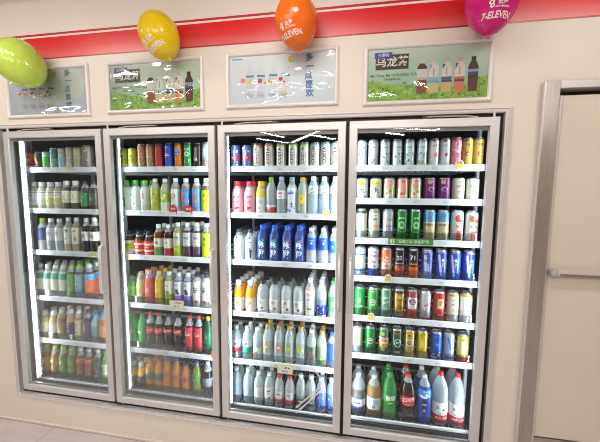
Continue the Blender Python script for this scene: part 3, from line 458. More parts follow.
D['blkcap'] = bk('clear soda with black cap, coral spot', 'c85a55'); D['blkcap2'] = bk('clear soda with black cap, maroon spot', '8a2f42')
D['coco'] = bot('white bottle with red lettering', 'square', .246, 'dfe2e4', ('d6cfc8', .85), (.05, .76, [(.7, 'e6e2de'), (.76, 'd9a58a')]), [('t', 0, .58, .02, '椰子', 'c23a45'), ('t', 0, .46, .014, 'COCO', 'c8505a'), ('o', -.008, .22, .008, .006, '3f7a45'), ('o', .008, .22, .008, .006, '3f8a4a')], R=.032)
D['clr_nav'] = bot('clear bottle with navy splash label', 'pet', .24, 'e3e8ee', ('bcc8da', .45), (.08, .5, [(.34, '3a4a96', .7), (.5, 'a8b4cf', .5)]), [('b', .1, .4, 8, .003, .007, ['e6eaf2', '2f3f8a', 'b5c0dc'], 6)], fill=.86)
D['grn_c'] = bot('clear green bottle', 'pet', .235, '5fae5a', ('9fd0a0', .55), (.2, .6, [(.6, '6fbf7a', .7)]), [('r', 0, .4, .02, .03, 'd8ecd2')], fill=.86)
D['w_red'] = bot('water bottle with pink red label', 'pet', .222, 'e6eef2', ('c6d8e2', .5), (.2, .6, [(.36, 'd0505f'), (.6, 'd6dbe2')]), [('r', 0, .48, .016, .02, 'b84a58')], fill=.88)
D['w_teal'] = bot('water bottle with teal label', 'pet', .222, 'e6eef2', ('c6dadc', .5), (.2, .6, [(.4, '2f9a80'), (.6, 'cfdcdc')]), [('r', 0, .5, .016, .016, '4f6a6a')], fill=.88)
D['w_cream'] = bot('clear bottle with cream label', 'smooth', .22, 'e9ecee', ('cdd6d8', .5), (.08, .42, [(.42, 'dcd9c6')]), [('t', 0, .26, .016, 'IVY', '3f3f36', 0), ('r', -.012, .26, .008, .05, 'd0604a')], fill=.86)
def gc(look, c, c2): return bot(look, 'pet', .25, 'c9a24a', ('ccd4d2', .4), (.26, .58, [(.58, 'd3dad4', .45)]), [('g', .002, .42, .018, .62, c), ('d', .002, .42, .009, c2), ('p', -.008, .5, [(-.006, -.004), (.008, .004), (.004, .012)], c)], fill=.86)
D['gc_or'] = gc('gold capped bottle with orange ring', 'e08a2c', 'f0cf9a'); D['gc_os'] = gc('gold capped bottle with red orange slice', 'd9652c', 'e6dcd0')
D['gc_lm'] = gc('gold capped bottle with lime slice', '8fb83a', 'e0c84a'); D['gc_ly'] = gc('gold capped bottle with lemon slice', 'e0c23a', 'b0c24a')
D['wc_st'] = bot('clear bottle with strawberry label', 'pet', .24, 'eef0f0', ('c4cdc8', .4), (.2, .56, [(.56, '8f9c94', .55)]), [('d', -.008, .3, .010, 'c23f45'), ('d', .008, .28, .008, 'b8343c'), ('o', 0, .48, .014, .014, '3f5a40')], fill=.86)
D['gc_li'] = bot('gold capped bottle with pale green label', 'pet', .235, 'c9a24a', ('c8d4c4', .4), (.1, .6, [(.6, 'c6d4bc', .5)]), [('d', .002, .24, .012, 'b0cf3a'), ('d', -.012, .52, .009, '9fc24a')], fill=.86)
D['w_blue'] = bot('bottle with deep blue label', 'pet', .235, '3f6ac8', ('a8c0e0', .5), (.2, .7, [(.7, '2f5fc0')]), fill=.86)
D['clr_w'] = bot('clear water bottle with white cap', 'pet', .236, 'f0f2f4', ('c2d4e6', .4), (.3, .56, [(.56, 'cfdeea', .5)]), [('r', 0, .43, .02, .008, '8fb4d8')], fill=.88)
D['clr_l'] = bot('clear water bottle with white label', 'pet', .22, 'f0f2f4', ('ccd3d6', .45), (.14, .56, [(.56, 'dfdedc')]), [('b', .18, .5, 5, .003, .006, ['c8a890', 'b5bcc4'], 3)], fill=.86)
D['cof_w'] = bot('clear bottle with white coffee label', 'pet', .22, 'f0f2f4', ('c6cccc', .45), (.14, .6, [(.6, 'dfddda')]), [('d', .004, .26, .008, '5a4034'), ('r', 0, .48, .026, .01, '3f4a5c'), ('r', -.004, .4, .018, .004, '8f949c')], fill=.86)
D['rose'] = bot('red capped bottle with rose bottom', 'pet', .215, 'c8404a', ('c9cccf', .45), (.1, .52, [(.28, 'c45a62'), (.52, 'dcdadb')]), [('t', 0, .42, .014, '果味', '4f4f56'), ('t', 0, .2, .012, 'ROSE', 'eadbdc')], fill=.86)
D['clr_k'] = bot('clear bottle with dark grey label', 'pet', .232, 'eef0f0', ('b0b8bc', .45), (.14, .42, [(.34, '5f686c', .8), (.42, 'a8b0b2', .5)]), [('r', 0, .26, .024, .01, 'c2c8ca'), ('d', .01, .18, .005, 'b0444c')], fill=.86)
D['clr_bl'] = bot('white capped bottle with blue label', 'pet', .228, 'eef0f4', ('9fb4e0', .5), (.12, .58, [(.58, '6f8acf', .7)]), [('b', .16, .5, 7, .003, .007, ['c0485a', 'e0e6f2', '3f5ab0'], 6)], fill=.86)
# --- door 4 large bottles
BG = dict(R=.047)
D['bg_clr'] = bot('large bottle with white blue label', 'big', .258, 'e6eaf0', ('8a8480', .5), (.2, .44, [(.24, '4a5a96'), (.42, 'd6d6d8'), (.44, '6f7fb0')]), [('r', 0, .33, .04, .012, '4a5a8a'), ('r', 0, .28, .03, .006, '8f98b0')], fill=.66, **BG)
D['bg_amb'] = bot('large amber bottle with white label', 'big', .258, 'eaeaea', ('b08a58', .6), (.2, .5, [(.5, 'd3d2d2')]), [('r', .004, .4, .03, .03, 'a9aebc'), ('r', -.008, .28, .02, .02, '8a93b0')], fill=.78, **BG)
D['bg_spr'] = bot('large green soda bottle', 'big', .288, '2f9a4a', ('3f8f4c', .6), (.4, .56, [(.56, '2f9050')]), [('t', 0, .48, .03, '雪碧', 'e6f0dc', 6), ('p', 0, .37, [(-.016, .002), (.014, .008), (.016, .002), (-.012, -.004)], 'd8cf4a')], shell='8fd09a', fill=.9, **BG)
D['bg_col'] = bot('large cola bottle with red cap', 'big', .292, 'd83a30', ('2c1a18', .95), (.36, .56, [(.56, 'c42c2c')]), [('t', 0, .48, .027, '可口可乐', 'f4eeec', 10), ('r', .006, .39, .03, .004, 'e6c8c4')], fill=.84, **BG)
D['bg_blu'] = bot('large blue sports bottle', 'big', .30, 'f0f2f4', ('2a4fa8', .9), (.06, .72, [(.56, '2a4a96'), (.72, '4f8fd0')]), [('p', 0, .4, [(-.02, .03), (0, .04), (.02, .03), (.014, -.03), (0, -.044), (-.014, -.03)], '1f2f66'), ('t', 0, .42, .014, 'ION', 'dfe4f0'), ('b', .56, .7, 12, .005, .009, ['e6eef4', 'b5d4ee', '2f62b8'], 5), ('o', 0, .3, .008, .008, 'c9b46a')], R=.044)
D['bg_wat'] = bot('large water bottle with red label', 'big', .325, 'd83038', ('d3dbe2', .4), (.06, .46, [(.22, 'c8323a'), (.46, 'e3e3e4')]), [('t', 0, .15, .02, '农夫山泉', 'f2e4e4'), ('p', .01, .33, [(-.012, -.008), (0, .012), (.012, -.008)], '2f7a68'), ('t', -.006, .25, .014, '天然水', '4fa08a'), ('r', -.026, .36, .012, .016, '8a8f90')], fill=.8, **BG)
ROWS=[
(1,1,[('ca_red',0.005,1),('ca_blkor',0.076,1),('ca_lime',0.144,1),('ca_teal',0.21,1),('ca_sky',0.279,1),('ca_beige',0.344,1),('ca_beige',0.407,1),('ca_speck',0.476,1)]),
(1,2,[('mt_gw',0.002,1),('mt_gray',0.078,1),('mt_ylw',0.152,1),('mt_ylw',0.223,1),('mt_cream',0.288,1),('mt_cream',0.365,1),('tea_grn',0.445,1),('tea_drk',0.504,1)]),
(1,3,[('jas_nav',0.059,1),('jas_wht',0.135,1),('jas_wht',0.208,1),('lat_blue',0.285,1),('lat_red',0.352,1),('cof_blk',0.434,2),('cof_blk',0.497,2)]),
(1,4,[('milk_teal',-0.006,3),('milk_teal',0.068,3),('milk_teal',0.14,3),('milk_teal',0.215,3),('gt_green',0.288,3),('gt_blue',0.356,3),('peach_or',0.437,3)]),
(1,5,[('pear_y',0.024,2),('pear_b',0.103,2),('herb_g',0.174,2),('nav_or',0.258,2),('cream_k',0.328,2),('plum',0.4,2),('clr_blu',0.464,2),('oj_dark',0.523,1)]),
(1,6,[('amb_y',0.014,2),('amb_y',0.091,2),('grt_l',0.166,2),('grt_l',0.241,2),('bt_or',0.321,2),('bt_or',0.393,2),('drk_g',0.469,2),('gre_edge',0.53,1)]),
(2,1,[('ca_lemon',0.766,1),('ca_lemon',0.833,1),('ca_bz',0.906,1),('ca_bz',0.97,1),('ca_crim',1.035,1),('ca_globe',1.107,1),('ca_orbl',1.176,1),('ca_green',1.242,1),('ca_blkm',1.31,1),('ca_silv',1.366,1)]),
(2,2,[('soy_g',0.775,2),('soy_l',0.846,2),('soy_w',0.917,2),('ylg',0.992,1),('gpear',1.066,1),('ring_w',1.142,1),('org_b',1.218,1),('org_b',1.294,1),('yel_lab',1.36,1)]),
(2,3,[('drk_lime',0.774,2),('drk_red',0.856,2),('drk_red',0.932,1),('tea_rg',1.005,2),('tea_rd',1.078,2),('lem_tall',1.15,2),('gra_tall',1.22,2),('gra_tall',1.289,2),('yl_tall',1.354,2)]),
(2,4,[('lime_b',0.782,2),('cream_t',0.855,3),('coral',0.922,3),('ylw_y',0.998,3),('olive_w',1.074,3),('grape_w',1.146,3),('grape_w',1.214,3),('qi_w',1.28,3),('qi_w',1.347,2)]),
(2,5,[('spr_s',0.775,1),('spr_s',0.85,1),('cola_s',0.914,1),('cola_s',0.985,1),('cola_k',1.057,1),('cola_k',1.13,1),('cola_r',1.217,1),('cola_r',1.286,1),('grn_d',1.354,1)]),
(2,6,[('yl_blk',0.771,2),('yl_blk',0.829,2),('or_gray',0.896,2),('or_gray',0.97,2),('fan_b',1.036,1),('fan_b',1.108,1),('fan_k',1.179,1),('grn_b',1.261,1),('globe_d',1.343,1)]),
(3,1,[('ca_rb',1.57,1),('ca_rb',1.646,1),('cos_p',1.719,1),('cos_p',1.792,1),('cos_g',1.868,1),('cos_g',1.944,1),('cos_g',2.016,1),('cos_b',2.091,1),('cos_b',2.167,1),('cos_w',2.231,1)]),
(3,2,[('pink_s',1.577,3),('pink_s',1.661,3),('yel_j',1.745,2),('gcap_c',1.823,1),('lav_c',1.896,1),('milk_b',1.969,1),('lem_c',2.038,2),('aqua_g',2.106,3),('aqua_o',2.175,3),('aqua_o',2.241,1)]),
(3,3,[('wt_g',1.583,3),('wt_b',1.662,3),('blue_g',1.745,3),('blue_g',1.824,3),('blue_r',1.907,3),('blue_r',1.987,3),('wblue',2.064,3),('wblue',2.14,3),('wblue2',2.214,3)]),
(3,4,[('oj',1.579,4),('oj',1.662,4),('blkcap',1.745,3),('blkcap',1.824,3),('blkcap2',1.903,3),('blkcap2',1.983,3),('coco',2.058,4),('clr_nav',2.131,4),('grn_c',2.211,2)]),
(3,5,[('w_red',1.56,2),('w_teal',1.636,2),('w_cream',1.709,2),('gc_or',1.778,2),('gc_os',1.854,2),('gc_lm',1.925,2),('gc_ly',1.999,2),('wc_st',2.077,2),('gc_li',2.149,2),('w_blue',2.223,1)]),
(3,6,[('clr_w',1.557,2),('clr_w',1.639,2),('clr_l',1.714,2),('cof_w',1.787,2),('rose',1.857,1),('rose',1.929,1),('clr_k',2.006,1),('clr_k',2.08,1),('clr_bl',2.152,2),('clr_bl',2.215,1)]),
(4,1,[('sw_b',2.361,1),('sw_o',2.427,1),('sw_g',2.494,1),('sw_g',2.562,1),('sw_b2',2.63,1),('sw_y',2.7,1),('sw_pe',2.763,1),('sw_ly',2.829,1),('sw_pk',2.896,1),('sw_gd',2.96,1),('sw_gd',3.016,1)]),
(4,2,[('cn_yb',2.367,1),('cn_yb',2.448,1),('cn_wm',2.525,1),('cn_pe',2.6,1),('cn_wm',2.672,1),('cn_pu',2.75,1),('cn_pu',2.829,1),('cn_wh',2.906,1),('cn_wh',2.983,1)]),
(4,3,[('cn_cr',2.368,1),('cn_cro',2.444,1),('cn_sl',2.525,1),('cn_gr',2.604,1),('cn_gr',2.678,1),('cn_vd',2.759,1),('cn_vd',2.833,1),('cn_rw',2.91,1),('cn_rw',2.989,1)]),
(4,4,[('cn_ws',2.367,1),('cn_wb',2.446,1),('cn_og',2.523,1),('cn_bk',2.599,1),('cn_bk2',2.677,1),('cn_lv',2.755,1),('cn_bp',2.832,1),('cn_bp',2.909,1),('cn_bp',2.985,1)]),
(4,5,[('cn_g1',2.37,1),('cn_g2',2.451,1),('cn_g3',2.529,1),('cn_go',2.605,1),('cn_rs',2.681,1),('cn_sr',2.756,1),('cn_rd',2.834,1),('cn_wg',2.91,1),('cn_wg',2.985,1)]),
(4,6,[('cn_wy',2.362,1),('cn_gc',2.442,1),('cn_gr2',2.523,1),('cn_dg',2.6,1),('cn_gd2',2.675,1),('cn_gy',2.749,1),('cn_bl',2.83,1),('cn_bs',2.9,1),('cn_yr',2.979,1)]),
(4,7,[('bg_clr',2.377,2),('bg_amb',2.476,2),('bg_spr',2.572,2),('bg_col',2.681,2),('bg_blu',2.778,2),('bg_wat',2.871,2),('bg_wat',2.968,2)]),
]
# ------------------------------------------------------------------ camera
cam = bpy.data.cameras.new('camera'); co = bpy.data.objects.new('camera', cam); COL.objects.link(co)
cam.sensor_width = 36; cam.lens = 18.865; cam.clip_start = .02
r_, u_, f_ = (Vector((0.98444073, 0.17556187, 0.00738119)), Vector((-0.02430127, 0.09442334, 0.99523549)), Vector((-0.17402845, 0.97992972, -0.09722056)))
co.matrix_world = Matrix(((r_.x, u_.x, -f_.x, 2.3332), (r_.y, u_.y, -f_.y, -1.7842), (r_.z, u_.z, -f_.z, 1.7083), (0, 0, 0, 1)))
S.camera = co
S.view_settings.view_transform = 'Standard'; S.view_settings.look = 'None'; S.view_settings.gamma = 1; S.view_settings.use_curve_mapping = False
S.view_settings.exposure = 0.0
S.cycles.transparent_max_bounces = 40; S.cycles.max_bounces = 8; S.cycles.caustics_reflective = False; S.cycles.caustics_refractive = False; S.cycles.filter_width = 1.0

# ------------------------------------------------------------------ setting
M_wall = noisy('wall_paint', 'e4dacd', 'e6ddd1', 3, .42, spec=.4)
M_ceil = pbr('b8b4b0', .8); M_white = pbr('e8e4de', .45)
M_satin = pbr('d9d6d5', .36, .42)
M_steel = noisy('brushed_steel', 'b3aaa3', 'c8c0b9', 5, .3, .85, (60, 60, 1.2), bump=.0002)
M_black = pbr('0c0c0d', .45); M_gask = pbr('1b1c1e', .5)
XL, XR, YF, ZC = -4.2, 5.6, -7.6, 2.95
def floor_mat():
    m = noisy('floor_tile', 'c0b5b5', 'd0c6c6', 2.2, .12, stretch=(1, 3, 1), detail=8)
    nt = m.node_tree; b = nt.nodes['Principled BSDF']; ramp = [n for n in nt.nodes if n.type == 'VALTORGB'][0]
    tc = nt.nodes.new('ShaderNodeTexCoord'); sx = nt.nodes.new('ShaderNodeSeparateXYZ'); nt.links.new(tc.outputs['Object'], sx.inputs[0])
    outs = []
    for ax, off in ((0, .56), (1, .02)):
        a = nt.nodes.new('ShaderNodeMath'); a.operation = 'ADD'; a.inputs[1].default_value = off + 16
        d = nt.nodes.new('ShaderNodeMath'); d.operation = 'MODULO'; d.inputs[1].default_value = .8
        l = nt.nodes.new('ShaderNodeMath'); l.operation = 'LESS_THAN'; l.inputs[1].default_value = .004
        nt.links.new(sx.outputs[ax], a.inputs[0]); nt.links.new(a.outputs[0], d.inputs[0]); nt.links.new(d.outputs[0], l.inputs[0]); outs.append(l)
    mx = nt.nodes.new('ShaderNodeMath'); mx.operation = 'MAXIMUM'; nt.links.new(outs[0].outputs[0], mx.inputs[0]); nt.links.new(outs[1].outputs[0], mx.inputs[1])
    mix = nt.nodes.new('ShaderNodeMix'); mix.data_type = 'RGBA'; mix.inputs[7].default_value = lin('857873')
    nt.links.new(mx.outputs[0], mix.inputs[0]); nt.links.new(ramp.outputs[0], mix.inputs[6]); nt.links.new(mix.outputs[2], b.inputs['Base Color'])
    return m
def struct(name, mb): return tag(mb.build(name), kind='structure')
struct('floor', MB().box(XL, XR, YF, 1.3, -.1, 0, floor_mat()))
struct('ceiling', MB().box(XL, XR, YF, 1.3, ZC, ZC + .1, M_ceil))
w = MB()                                                    # back wall with openings for the cooler and the side door
for a in ((XL, -.06, 0, ZC), (-.06, 3.075, 0, .205), (-.06, 3.075, 2.12, ZC), (3.075, 3.287, 0, ZC), (3.287, 4.35, 2.207, ZC), (4.35, XR, 0, ZC)):
    w.box(a[0], a[1], 0, .1, a[2], a[3], M_wall)
struct('wall_back', w)
struct('wall_left', MB().box(XL - .1, XL, YF, 1.3, 0, ZC, pbr('5f5a56', .7)))
struct('wall_right', MB().box(XR, XR + .1, YF, 1.3, 0, ZC, pbr('b5a898', .7)))
struct('wall_front', MB().box(XL, XR, YF - .1, YF, 0, ZC, pbr('4f4b48', .7)))
struct('baseboard_back', MB().bevbox(XL, 3.21, -.009, 0, 0, .009, pbr('e6ddd4', .5), .002))

def band_mat():
    m = bpy.data.materials.new('printed_red_band'); m.use_nodes = True; nt = m.node_tree; b = nt.nodes['Principled BSDF']
    tc = nt.nodes.new('ShaderNodeTexCoord'); sx = nt.nodes.new('ShaderNodeSeparateXYZ'); nt.links.new(tc.outputs['Object'], sx.inputs[0])
    mr = nt.nodes.new('ShaderNodeMapRange'); mr.inputs[1].default_value = 2.538; mr.inputs[2].default_value = 2.665; nt.links.new(sx.outputs[2], mr.inputs[0])
    cr = nt.nodes.new('ShaderNodeValToRGB'); e = cr.color_ramp.elements
    e[0].position = 0; e[0].color = lin('dd6c68'); e[1].position = 1; e[1].color = lin('da161a')
    q = e.new(.45); q.color = lin('de3432'); q = e.new(.8); q.color = lin('db1a1e')
    nt.links.new(mr.outputs[0], cr.inputs[0]); nt.links.new(cr.outputs[0], b.inputs['Base Color']); b.inputs['Roughness'].default_value = .3
    return m
t = MB(); t.box(XL, XR, -.0015, 0, 2.531, 2.686, band_mat())
for z0, z1, c in ((2.531, 2.5375, 'b5282c'), (2.662, 2.673, 'efe2d8'), (2.673, 2.686, 'c02a2e')):
    t.box(XL, XR, -.0021, -.0015, z0, z1, pbr(c, .3))
struct('trim_1', t)

# side door: stainless frame, pale panel, kick plate and long bar
d1 = tag(empty('door_1', (3.25, 0, 0)), kind='structure')
def child(mb, name, parent, label=None):
    """mesh written in room coordinates, hung under its thing"""
    o = mb.build(name, parent); o.matrix_parent_inverse = Matrix.Translation(-parent.location) if parent.parent is None else Matrix.Identity(4)
    o.matrix_parent_inverse = Matrix.Identity(4); o.location = -Vector(parent.location)
    if label: o['label'] = label
    return o
m = MB(); m.bevbox(3.2225, 3.287, -.028, .1, 0, 2.241, M_steel, .002); m.box(3.217, 3.2225, -.026, 0, 0, 2.241, M_satin)
m.bevbox(3.287, 4.42, -.026, .1, 2.205, 2.243, M_satin, .002); m.bevbox(4.35, 4.42, -.028, .1, 0, 2.205, M_steel, .002)
child(m, 'door_frame', d1, 'brushed steel door frame')
m = MB(); m.box(3.287, 4.35, .05, .1, 0, 2.205, M_black); child(m, 'door_gap', d1)
m = MB(); m.bevbox(3.299, 3.313, -.004, .05, 0, 2.178, M_satin, .002); child(m, 'door_edge', d1)
m = MB(); m.bevbox(3.313, 4.33, .0, .05, .39, 2.178, noisy('door_panel', 'dacfbf', 'ded4c3', 2, .5), .003); child(m, 'door_panel', d1)
m = MB(); m.bevbox(3.313, 4.33, -.003, .05, .03, .386, M_steel, .002); child(m, 'kick_plate', d1, 'dull steel kick plate')
m = MB(); m.bevbox(3.335, 4.2, -.045, -.02, 1.287, 1.318, M_satin, .006); m.box(3.345, 4.2, -.0455, -.044, 1.29, 1.302, pbr('8f8170', .4, .5))
m.box(3.6, 3.63, -.02, 0, 1.29, 1.31, M_satin); child(m, 'push_bar', d1)
m = MB(); m.lathe([(-.004, .012), (0, .02), (.018, .021), (.03, .019), (.034, .008)], pbr('b4b1ab', .4), 16, c=(0, 0))
o = child(m, 'bar_end_cap', d1, 'rounded grey end cap'); o.rotation_euler = (PI/2, 0, 0); o.location = Vector((3.325, -.012, 1.302)) - d1.location

# ------------------------------------------------------------------ cooler built into the wall
P = .76
M_led = glow('led_tube', 'e6f0ff', 62)
cc = tag(empty('display_cooler', (1.52, .4, .2)), label='four-door drinks cooler built into the beige wall', cat='cooler')
def sat(v): return v
m = MB(); pr = [(0, 0), (.002, -.014), (.010, -.016), (.014, -.011), (.020, -.011), (.024, -.016), (.031, -.014), (.031, .03), (0, .03)]
m.frame(-.076, 3.09, .194, 2.135, pr, pbr('d8d1cf', .5, .2)); child(m, 'surround_frame', cc, 'satin aluminium surround frame')
m = MB(); m.frame(-.046, 3.06, .224, 2.105, [(0, .012), (.03, .012), (.03, .1), (0, .1)], M_black); child(m, 'inner_frame', cc, 'black inner frame')
M_in = pbr('1c2024', .5); M_inw = pbr('c9d0d4', .4)  # near-black: shade behind the front drinks put into the colour
m = MB(); m.box(-.045, 3.06, 1.0, 1.03, .2, 2.12, M_in); child(m, 'shade_backing', cc)  # added dark sheet standing for the unlit walk-in space behind
m = MB(); m.box(-.075, -.046, .1, 1.03, .2, 2.12, pbr('3a4046', .4)); child(m, 'side_panel', cc)
m = MB(); m.box(3.06, 3.088, .1, 1.03, .2, 2.12, pbr('3a4046', .4)); child(m, 'side_panel', cc)
m = MB(); m.box(-.045, 3.06, .1, 1.03, 2.095, 2.12, M_in); child(m, 'top_panel', cc)
m = MB(); m.box(-.045, 3.06, .1, 1.03, .2, .23, M_in); child(m, 'bottom_panel', cc)
m = MB(); m.box(-.045, 3.06, .098, .104, .23, .264, pbr('2e3236', .4)); child(m, 'front_sill', cc, 'dark front sill')
for i in range(5):
    x = i*P
    if 0 < i < 4:
        m = MB(); m.bevbox(x - .023, x + .023, .002, .07, .226, 2.1, M_gask, .003); child(m, 'mullion', cc, 'black upright between two doors')
    for sx in {0: (1,), 1: (-1, 1), 2: (-1, 1), 3: (-1, 1), 4: (-1,)}[i]:
        xc = x + sx*(.03 if i < 4 else .012)
        m = MB(); m.bevbox(xc - .004, xc + .004, .050, .078, .3, 2.06, pbr('b9bec2', .4), .001)
        hs = child(m, 'light_housing', cc)
        ya = .066 if i == 1 and sx == 1 else .053  # narrow strip left of the second bay is added to brighten it
        xf = xc + sx*.0055; m = MB(); fv = [(xf, ya, .31), (xf, .075, .31), (xf, .075, 2.05), (xf, ya, 2.05)]; m.add(fv, [(0, 1, 2, 3) if sx > 0 else (3, 2, 1, 0)], M_led); m.box(min(xc, xf - sx*.0006), max(xc, xf - sx*.0006), ya - .002, .0765, .305, 2.055, pbr('d9dde2', .4)); lt = m.build('light_strip', hs); lt['label'] = 'lit cool white light strip'
    for yy in (.16, .72):
        xu = x - .03 if i else -.034
        m = MB(); m.box(xu - .007, xu + .007, yy, yy + .03, .23, 2.09, M_inw); child(m, 'shelf_upright', cc)

# doors
M_glass = glass('door_glass', .025, .5, 'f6faf8')
ORD = ['first', 'second', 'third', 'fourth', 'fifth', 'sixth', 'seventh', 'eighth', 'ninth', 'tenth', 'eleventh']
where = ['leftmost, beside the bare beige wall', 'second from left, showing sodas and teas', 'third from left, showing clear waters and blue bottles', 'rightmost, showing six shelves of cans']
Z0, Z1 = .269, 2.081
for i in range(4):
    x0, x1 = i*P + .009, (i+1)*P - .009
    d = tag(empty('cooler_door', ((x0 + x1)/2, -.01, Z0)), label='glass cooler door with satin frame, ' + where[i], cat='glass door', group='glass doors of the drinks cooler')
    m = MB(); m.frame(x0, x1, Z0, Z1, [(0, .0), (0, -.027), (.003, -.030), (.040, -.030), (.044, -.026), (.044, 0)], M_satin); child(m, 'door_frame', d)
    m = MB(); m.frame(x0 + .006, x1 - .006, Z0 + .006, Z1 - .006, [(0, 0), (0, .012), (.034, .012), (.034, 0)], M_black); child(m, 'gasket', d, 'black rubber gasket')
    m = MB(); m.box(x0 + .04, x1 - .04, -.021, -.015, Z0 + .04, Z1 - .04, M_glass); child(m, 'glass_pane', d)
    m = MB(); m.box(x0 + .044, x1 - .044, -.0155, -.008, Z1 - .062, Z1 - .044, pbr('8f8a88', .4, .3)); m.box(x0 + .044, x1 - .044, -.0145, -.008, Z0 + .044, Z0 + .054, pbr('8f8a88', .4, .3)); child(m, 'glazing_spacer', d)
    hx = x1 - .021 if i < 3 else x0 + .021
    m = MB(); pts = [(hx, -.03, 1.345)] + [(hx, -.03 - .034*math.sin(a), 1.345 - .02*(1 - math.cos(a))) for a in (.4, .9, 1.3, PI/2)] + [(hx, -.064, 1.05)] + [(hx, -.03 - .034*math.cos(a), 1.05 - .02*math.sin(a)) for a in (.4, .9, 1.3, PI/2)]
    m.tube(pts, .0085, M_satin, 10); m.bevbox(hx - .012, hx + .012, -.033, -.0295, 1.328, 1.356, M_satin, .001); m.bevbox(hx - .012, hx + .012, -.033, -.0295, 1.018, 1.046, M_satin, .001)
    child(m, 'handle', d)
    px = x0 + .024 if i < 3 else x1 - .024
    sx = 1 if i < 3 else -1
    m = MB(); m.lathe([(Z1, .0055), (Z1 + .022, .0055)], M_white, 10); o = child(m, 'hinge_pin', d, 'white hinge pin'); o.location.x += px; o.location.y += -.014
    m = MB(); m.tube([(px + sx*.075, -.012, Z1 + .004), (px + sx*.13, -.012, Z1 + .011), (px + sx*.29, -.004, Z1 + .015), (px + sx*.33, .006, Z1 + .014)], .0045, pbr('c8b8a8', .3, .6), 8)
    m.box(px + sx*.325 - .014, px + sx*.325 + .014, 0, .012, Z1 + .008, Z1 + .02, pbr('5a5450', .4, .5)); child(m, 'stay_arm', d, 'thin metal stay arm')
    m = MB(); m.lathe([(Z0 - .016, .007), (Z0, .007)], pbr('7a7674', .4, .5), 10); o = child(m, 'lower_hinge', d); o.location.x += px + sx*.01; o.location.y += -.012

# ------------------------------------------------------------------ shelves and drinks
SHZ = {1: [1.845, 1.554, 1.25, .907, .578, .27], 4: [1.845, 1.654, 1.417, 1.187, .939, .698, .285]}
GUARD = {(1, 4), (1, 5), (1, 6), (2, 4), (2, 5), (2, 6), (3, 5), (3, 6), (4, 3), (4, 4), (4, 5), (4, 6), (4, 7)}
M_rail = pbr('e6e6ea', .35); M_wire = pbr('dfe3e6', .35, .3); M_tagp = pbr('dcdde0', .5); M_ink = pbr('9a9da2', .5)
M_acr = glass('clear_acrylic', .035, .5, 'e9edf0')
NM = {1: 'first', 2: 'second', 3: 'third', 4: 'fourth'}
SHN = {1: 'top', 2: 'second', 3: 'third', 4: 'fourth', 5: 'fifth', 6: 'sixth', 7: 'seventh'}
def span(d): return (d-1)*P - .022, (d*P - .04 if d < 4 else 3.03)
def last(d): return 7 if d == 4 else 6
def shelf_name(d, r): return 'bottom' if r == last(d) else SHN[r]
for d, r, items in ROWS:
    z = SHZ[4 if d == 4 else 1][r-1]; x0, x1 = span(d)
    sh = tag(empty('cooler_shelf', ((x0 + x1)/2, .12, z)), label='white wire shelf with price rail, %s shelf behind the %s door' % (shelf_name(d, r), NM[d]), cat='shelf', group='white wire shelves in the cooler')
    m = MB(); m.box(x0, x1, .116, .126, z - .016, z - .002, M_wire); m.box(x0, x1, .73, .74, z - .016, z - .002, M_wire)
    m.box(x0, x0 + .006, .126, .73, z - .016, z - .002, M_wire); m.box(x1 - .006, x1, .126, .73, z - .016, z - .002, M_wire)
    n = 22
    for k in range(1, n): m.box(x0 + (x1 - x0)*k/n - .002, x0 + (x1 - x0)*k/n + .002, .124, .734, z - .004, z - .0005, M_wire)
    for yy in (.3, .52): m.box(x0, x1, yy, yy + .006, z - .012, z - .005, M_wire)
    child(m, 'wire_rack', sh)
    m = MB(); lo, hi = (z - .024, z + .0125) if r < last(d) else (z - .018, z + .003)
    m.bevbox(x0, x1, .108, .116, lo, hi, M_rail, .002); rail = child(m, 'price_rail', sh)
    if r < last(d):
        n = len(items); pts = random.Random(d*10 + r)
        for c, x, k in items[::2]:
            if x0 + .03 < x < x1 - .05:
                m = MB(); m.box(x - .02, x + .02, .1068, .108, lo + .006, hi - .006, M_tagp)
                for q in range(3): m.box(x - .012 + .008*q, x - .008 + .008*q, .1064, .1068, lo + .014, lo + .014 + .006*pts.random() + .003, M_ink)
                m.build('price_label', rail)
    if (d, r) in GUARD:
        m = MB(); m.box(x0 + .004, x1 - .004, .1165, .1185, z, z + .055, M_acr); child(m, 'front_guard', sh, 'clear plastic front guard')
    # the drinks standing on it, copied lane by lane towards the back
    px = x0; total = len(items); lanes = []
    for c, x, k in items:
        R = D[c]['R']; x = max(x, px + R + .002); px = x + R; lanes.append((c, x, k))
    lim = x1
    for j in range(len(lanes) - 1, -1, -1):
        c, x, k = lanes[j]; x = min(x, lim - D[c]['R'] - .002); lim = x - D[c]['R']; lanes[j] = (c, x, k)
    for j, (c, x, k) in enumerate(lanes):
        ds = D[c]; R = ds['R']; iscan = ds['k'] == 'can'
        same = [q for q, l in enumerate(lanes) if l[0] == c]
        for q in range(k):
            t = empty('beverage_can' if iscan else 'beverage_bottle', (x, .122 + R + q*(2*R + .004), z))
            side = '%s from left' % ORD[j] if j <= total//2 else '%s from right' % ORD[total - 1 - j]
            if j == 0: side = 'leftmost'
            if j == total - 1: side = 'rightmost'
            row = '' if k == 1 else (', front row', ', second row', ', third row', ', fourth row')[q]
            place = '%s%s, %s shelf, %s door' % (side, row, shelf_name(d, r), NM[d])
            tag(t, ds['look'] + ', ' + place, 'can' if iscan else 'bottle', '%s on the %s shelf behind the %s door' % ('cans' if iscan else 'bottles', shelf_name(d, r), NM[d]))
            t.rotation_euler.z = rnd.uniform(-.22, .12)
            for nm, me in drink_meshes(c):
                o = bpy.data.objects.new(nm, me); o.parent = t; COL.objects.link(o)

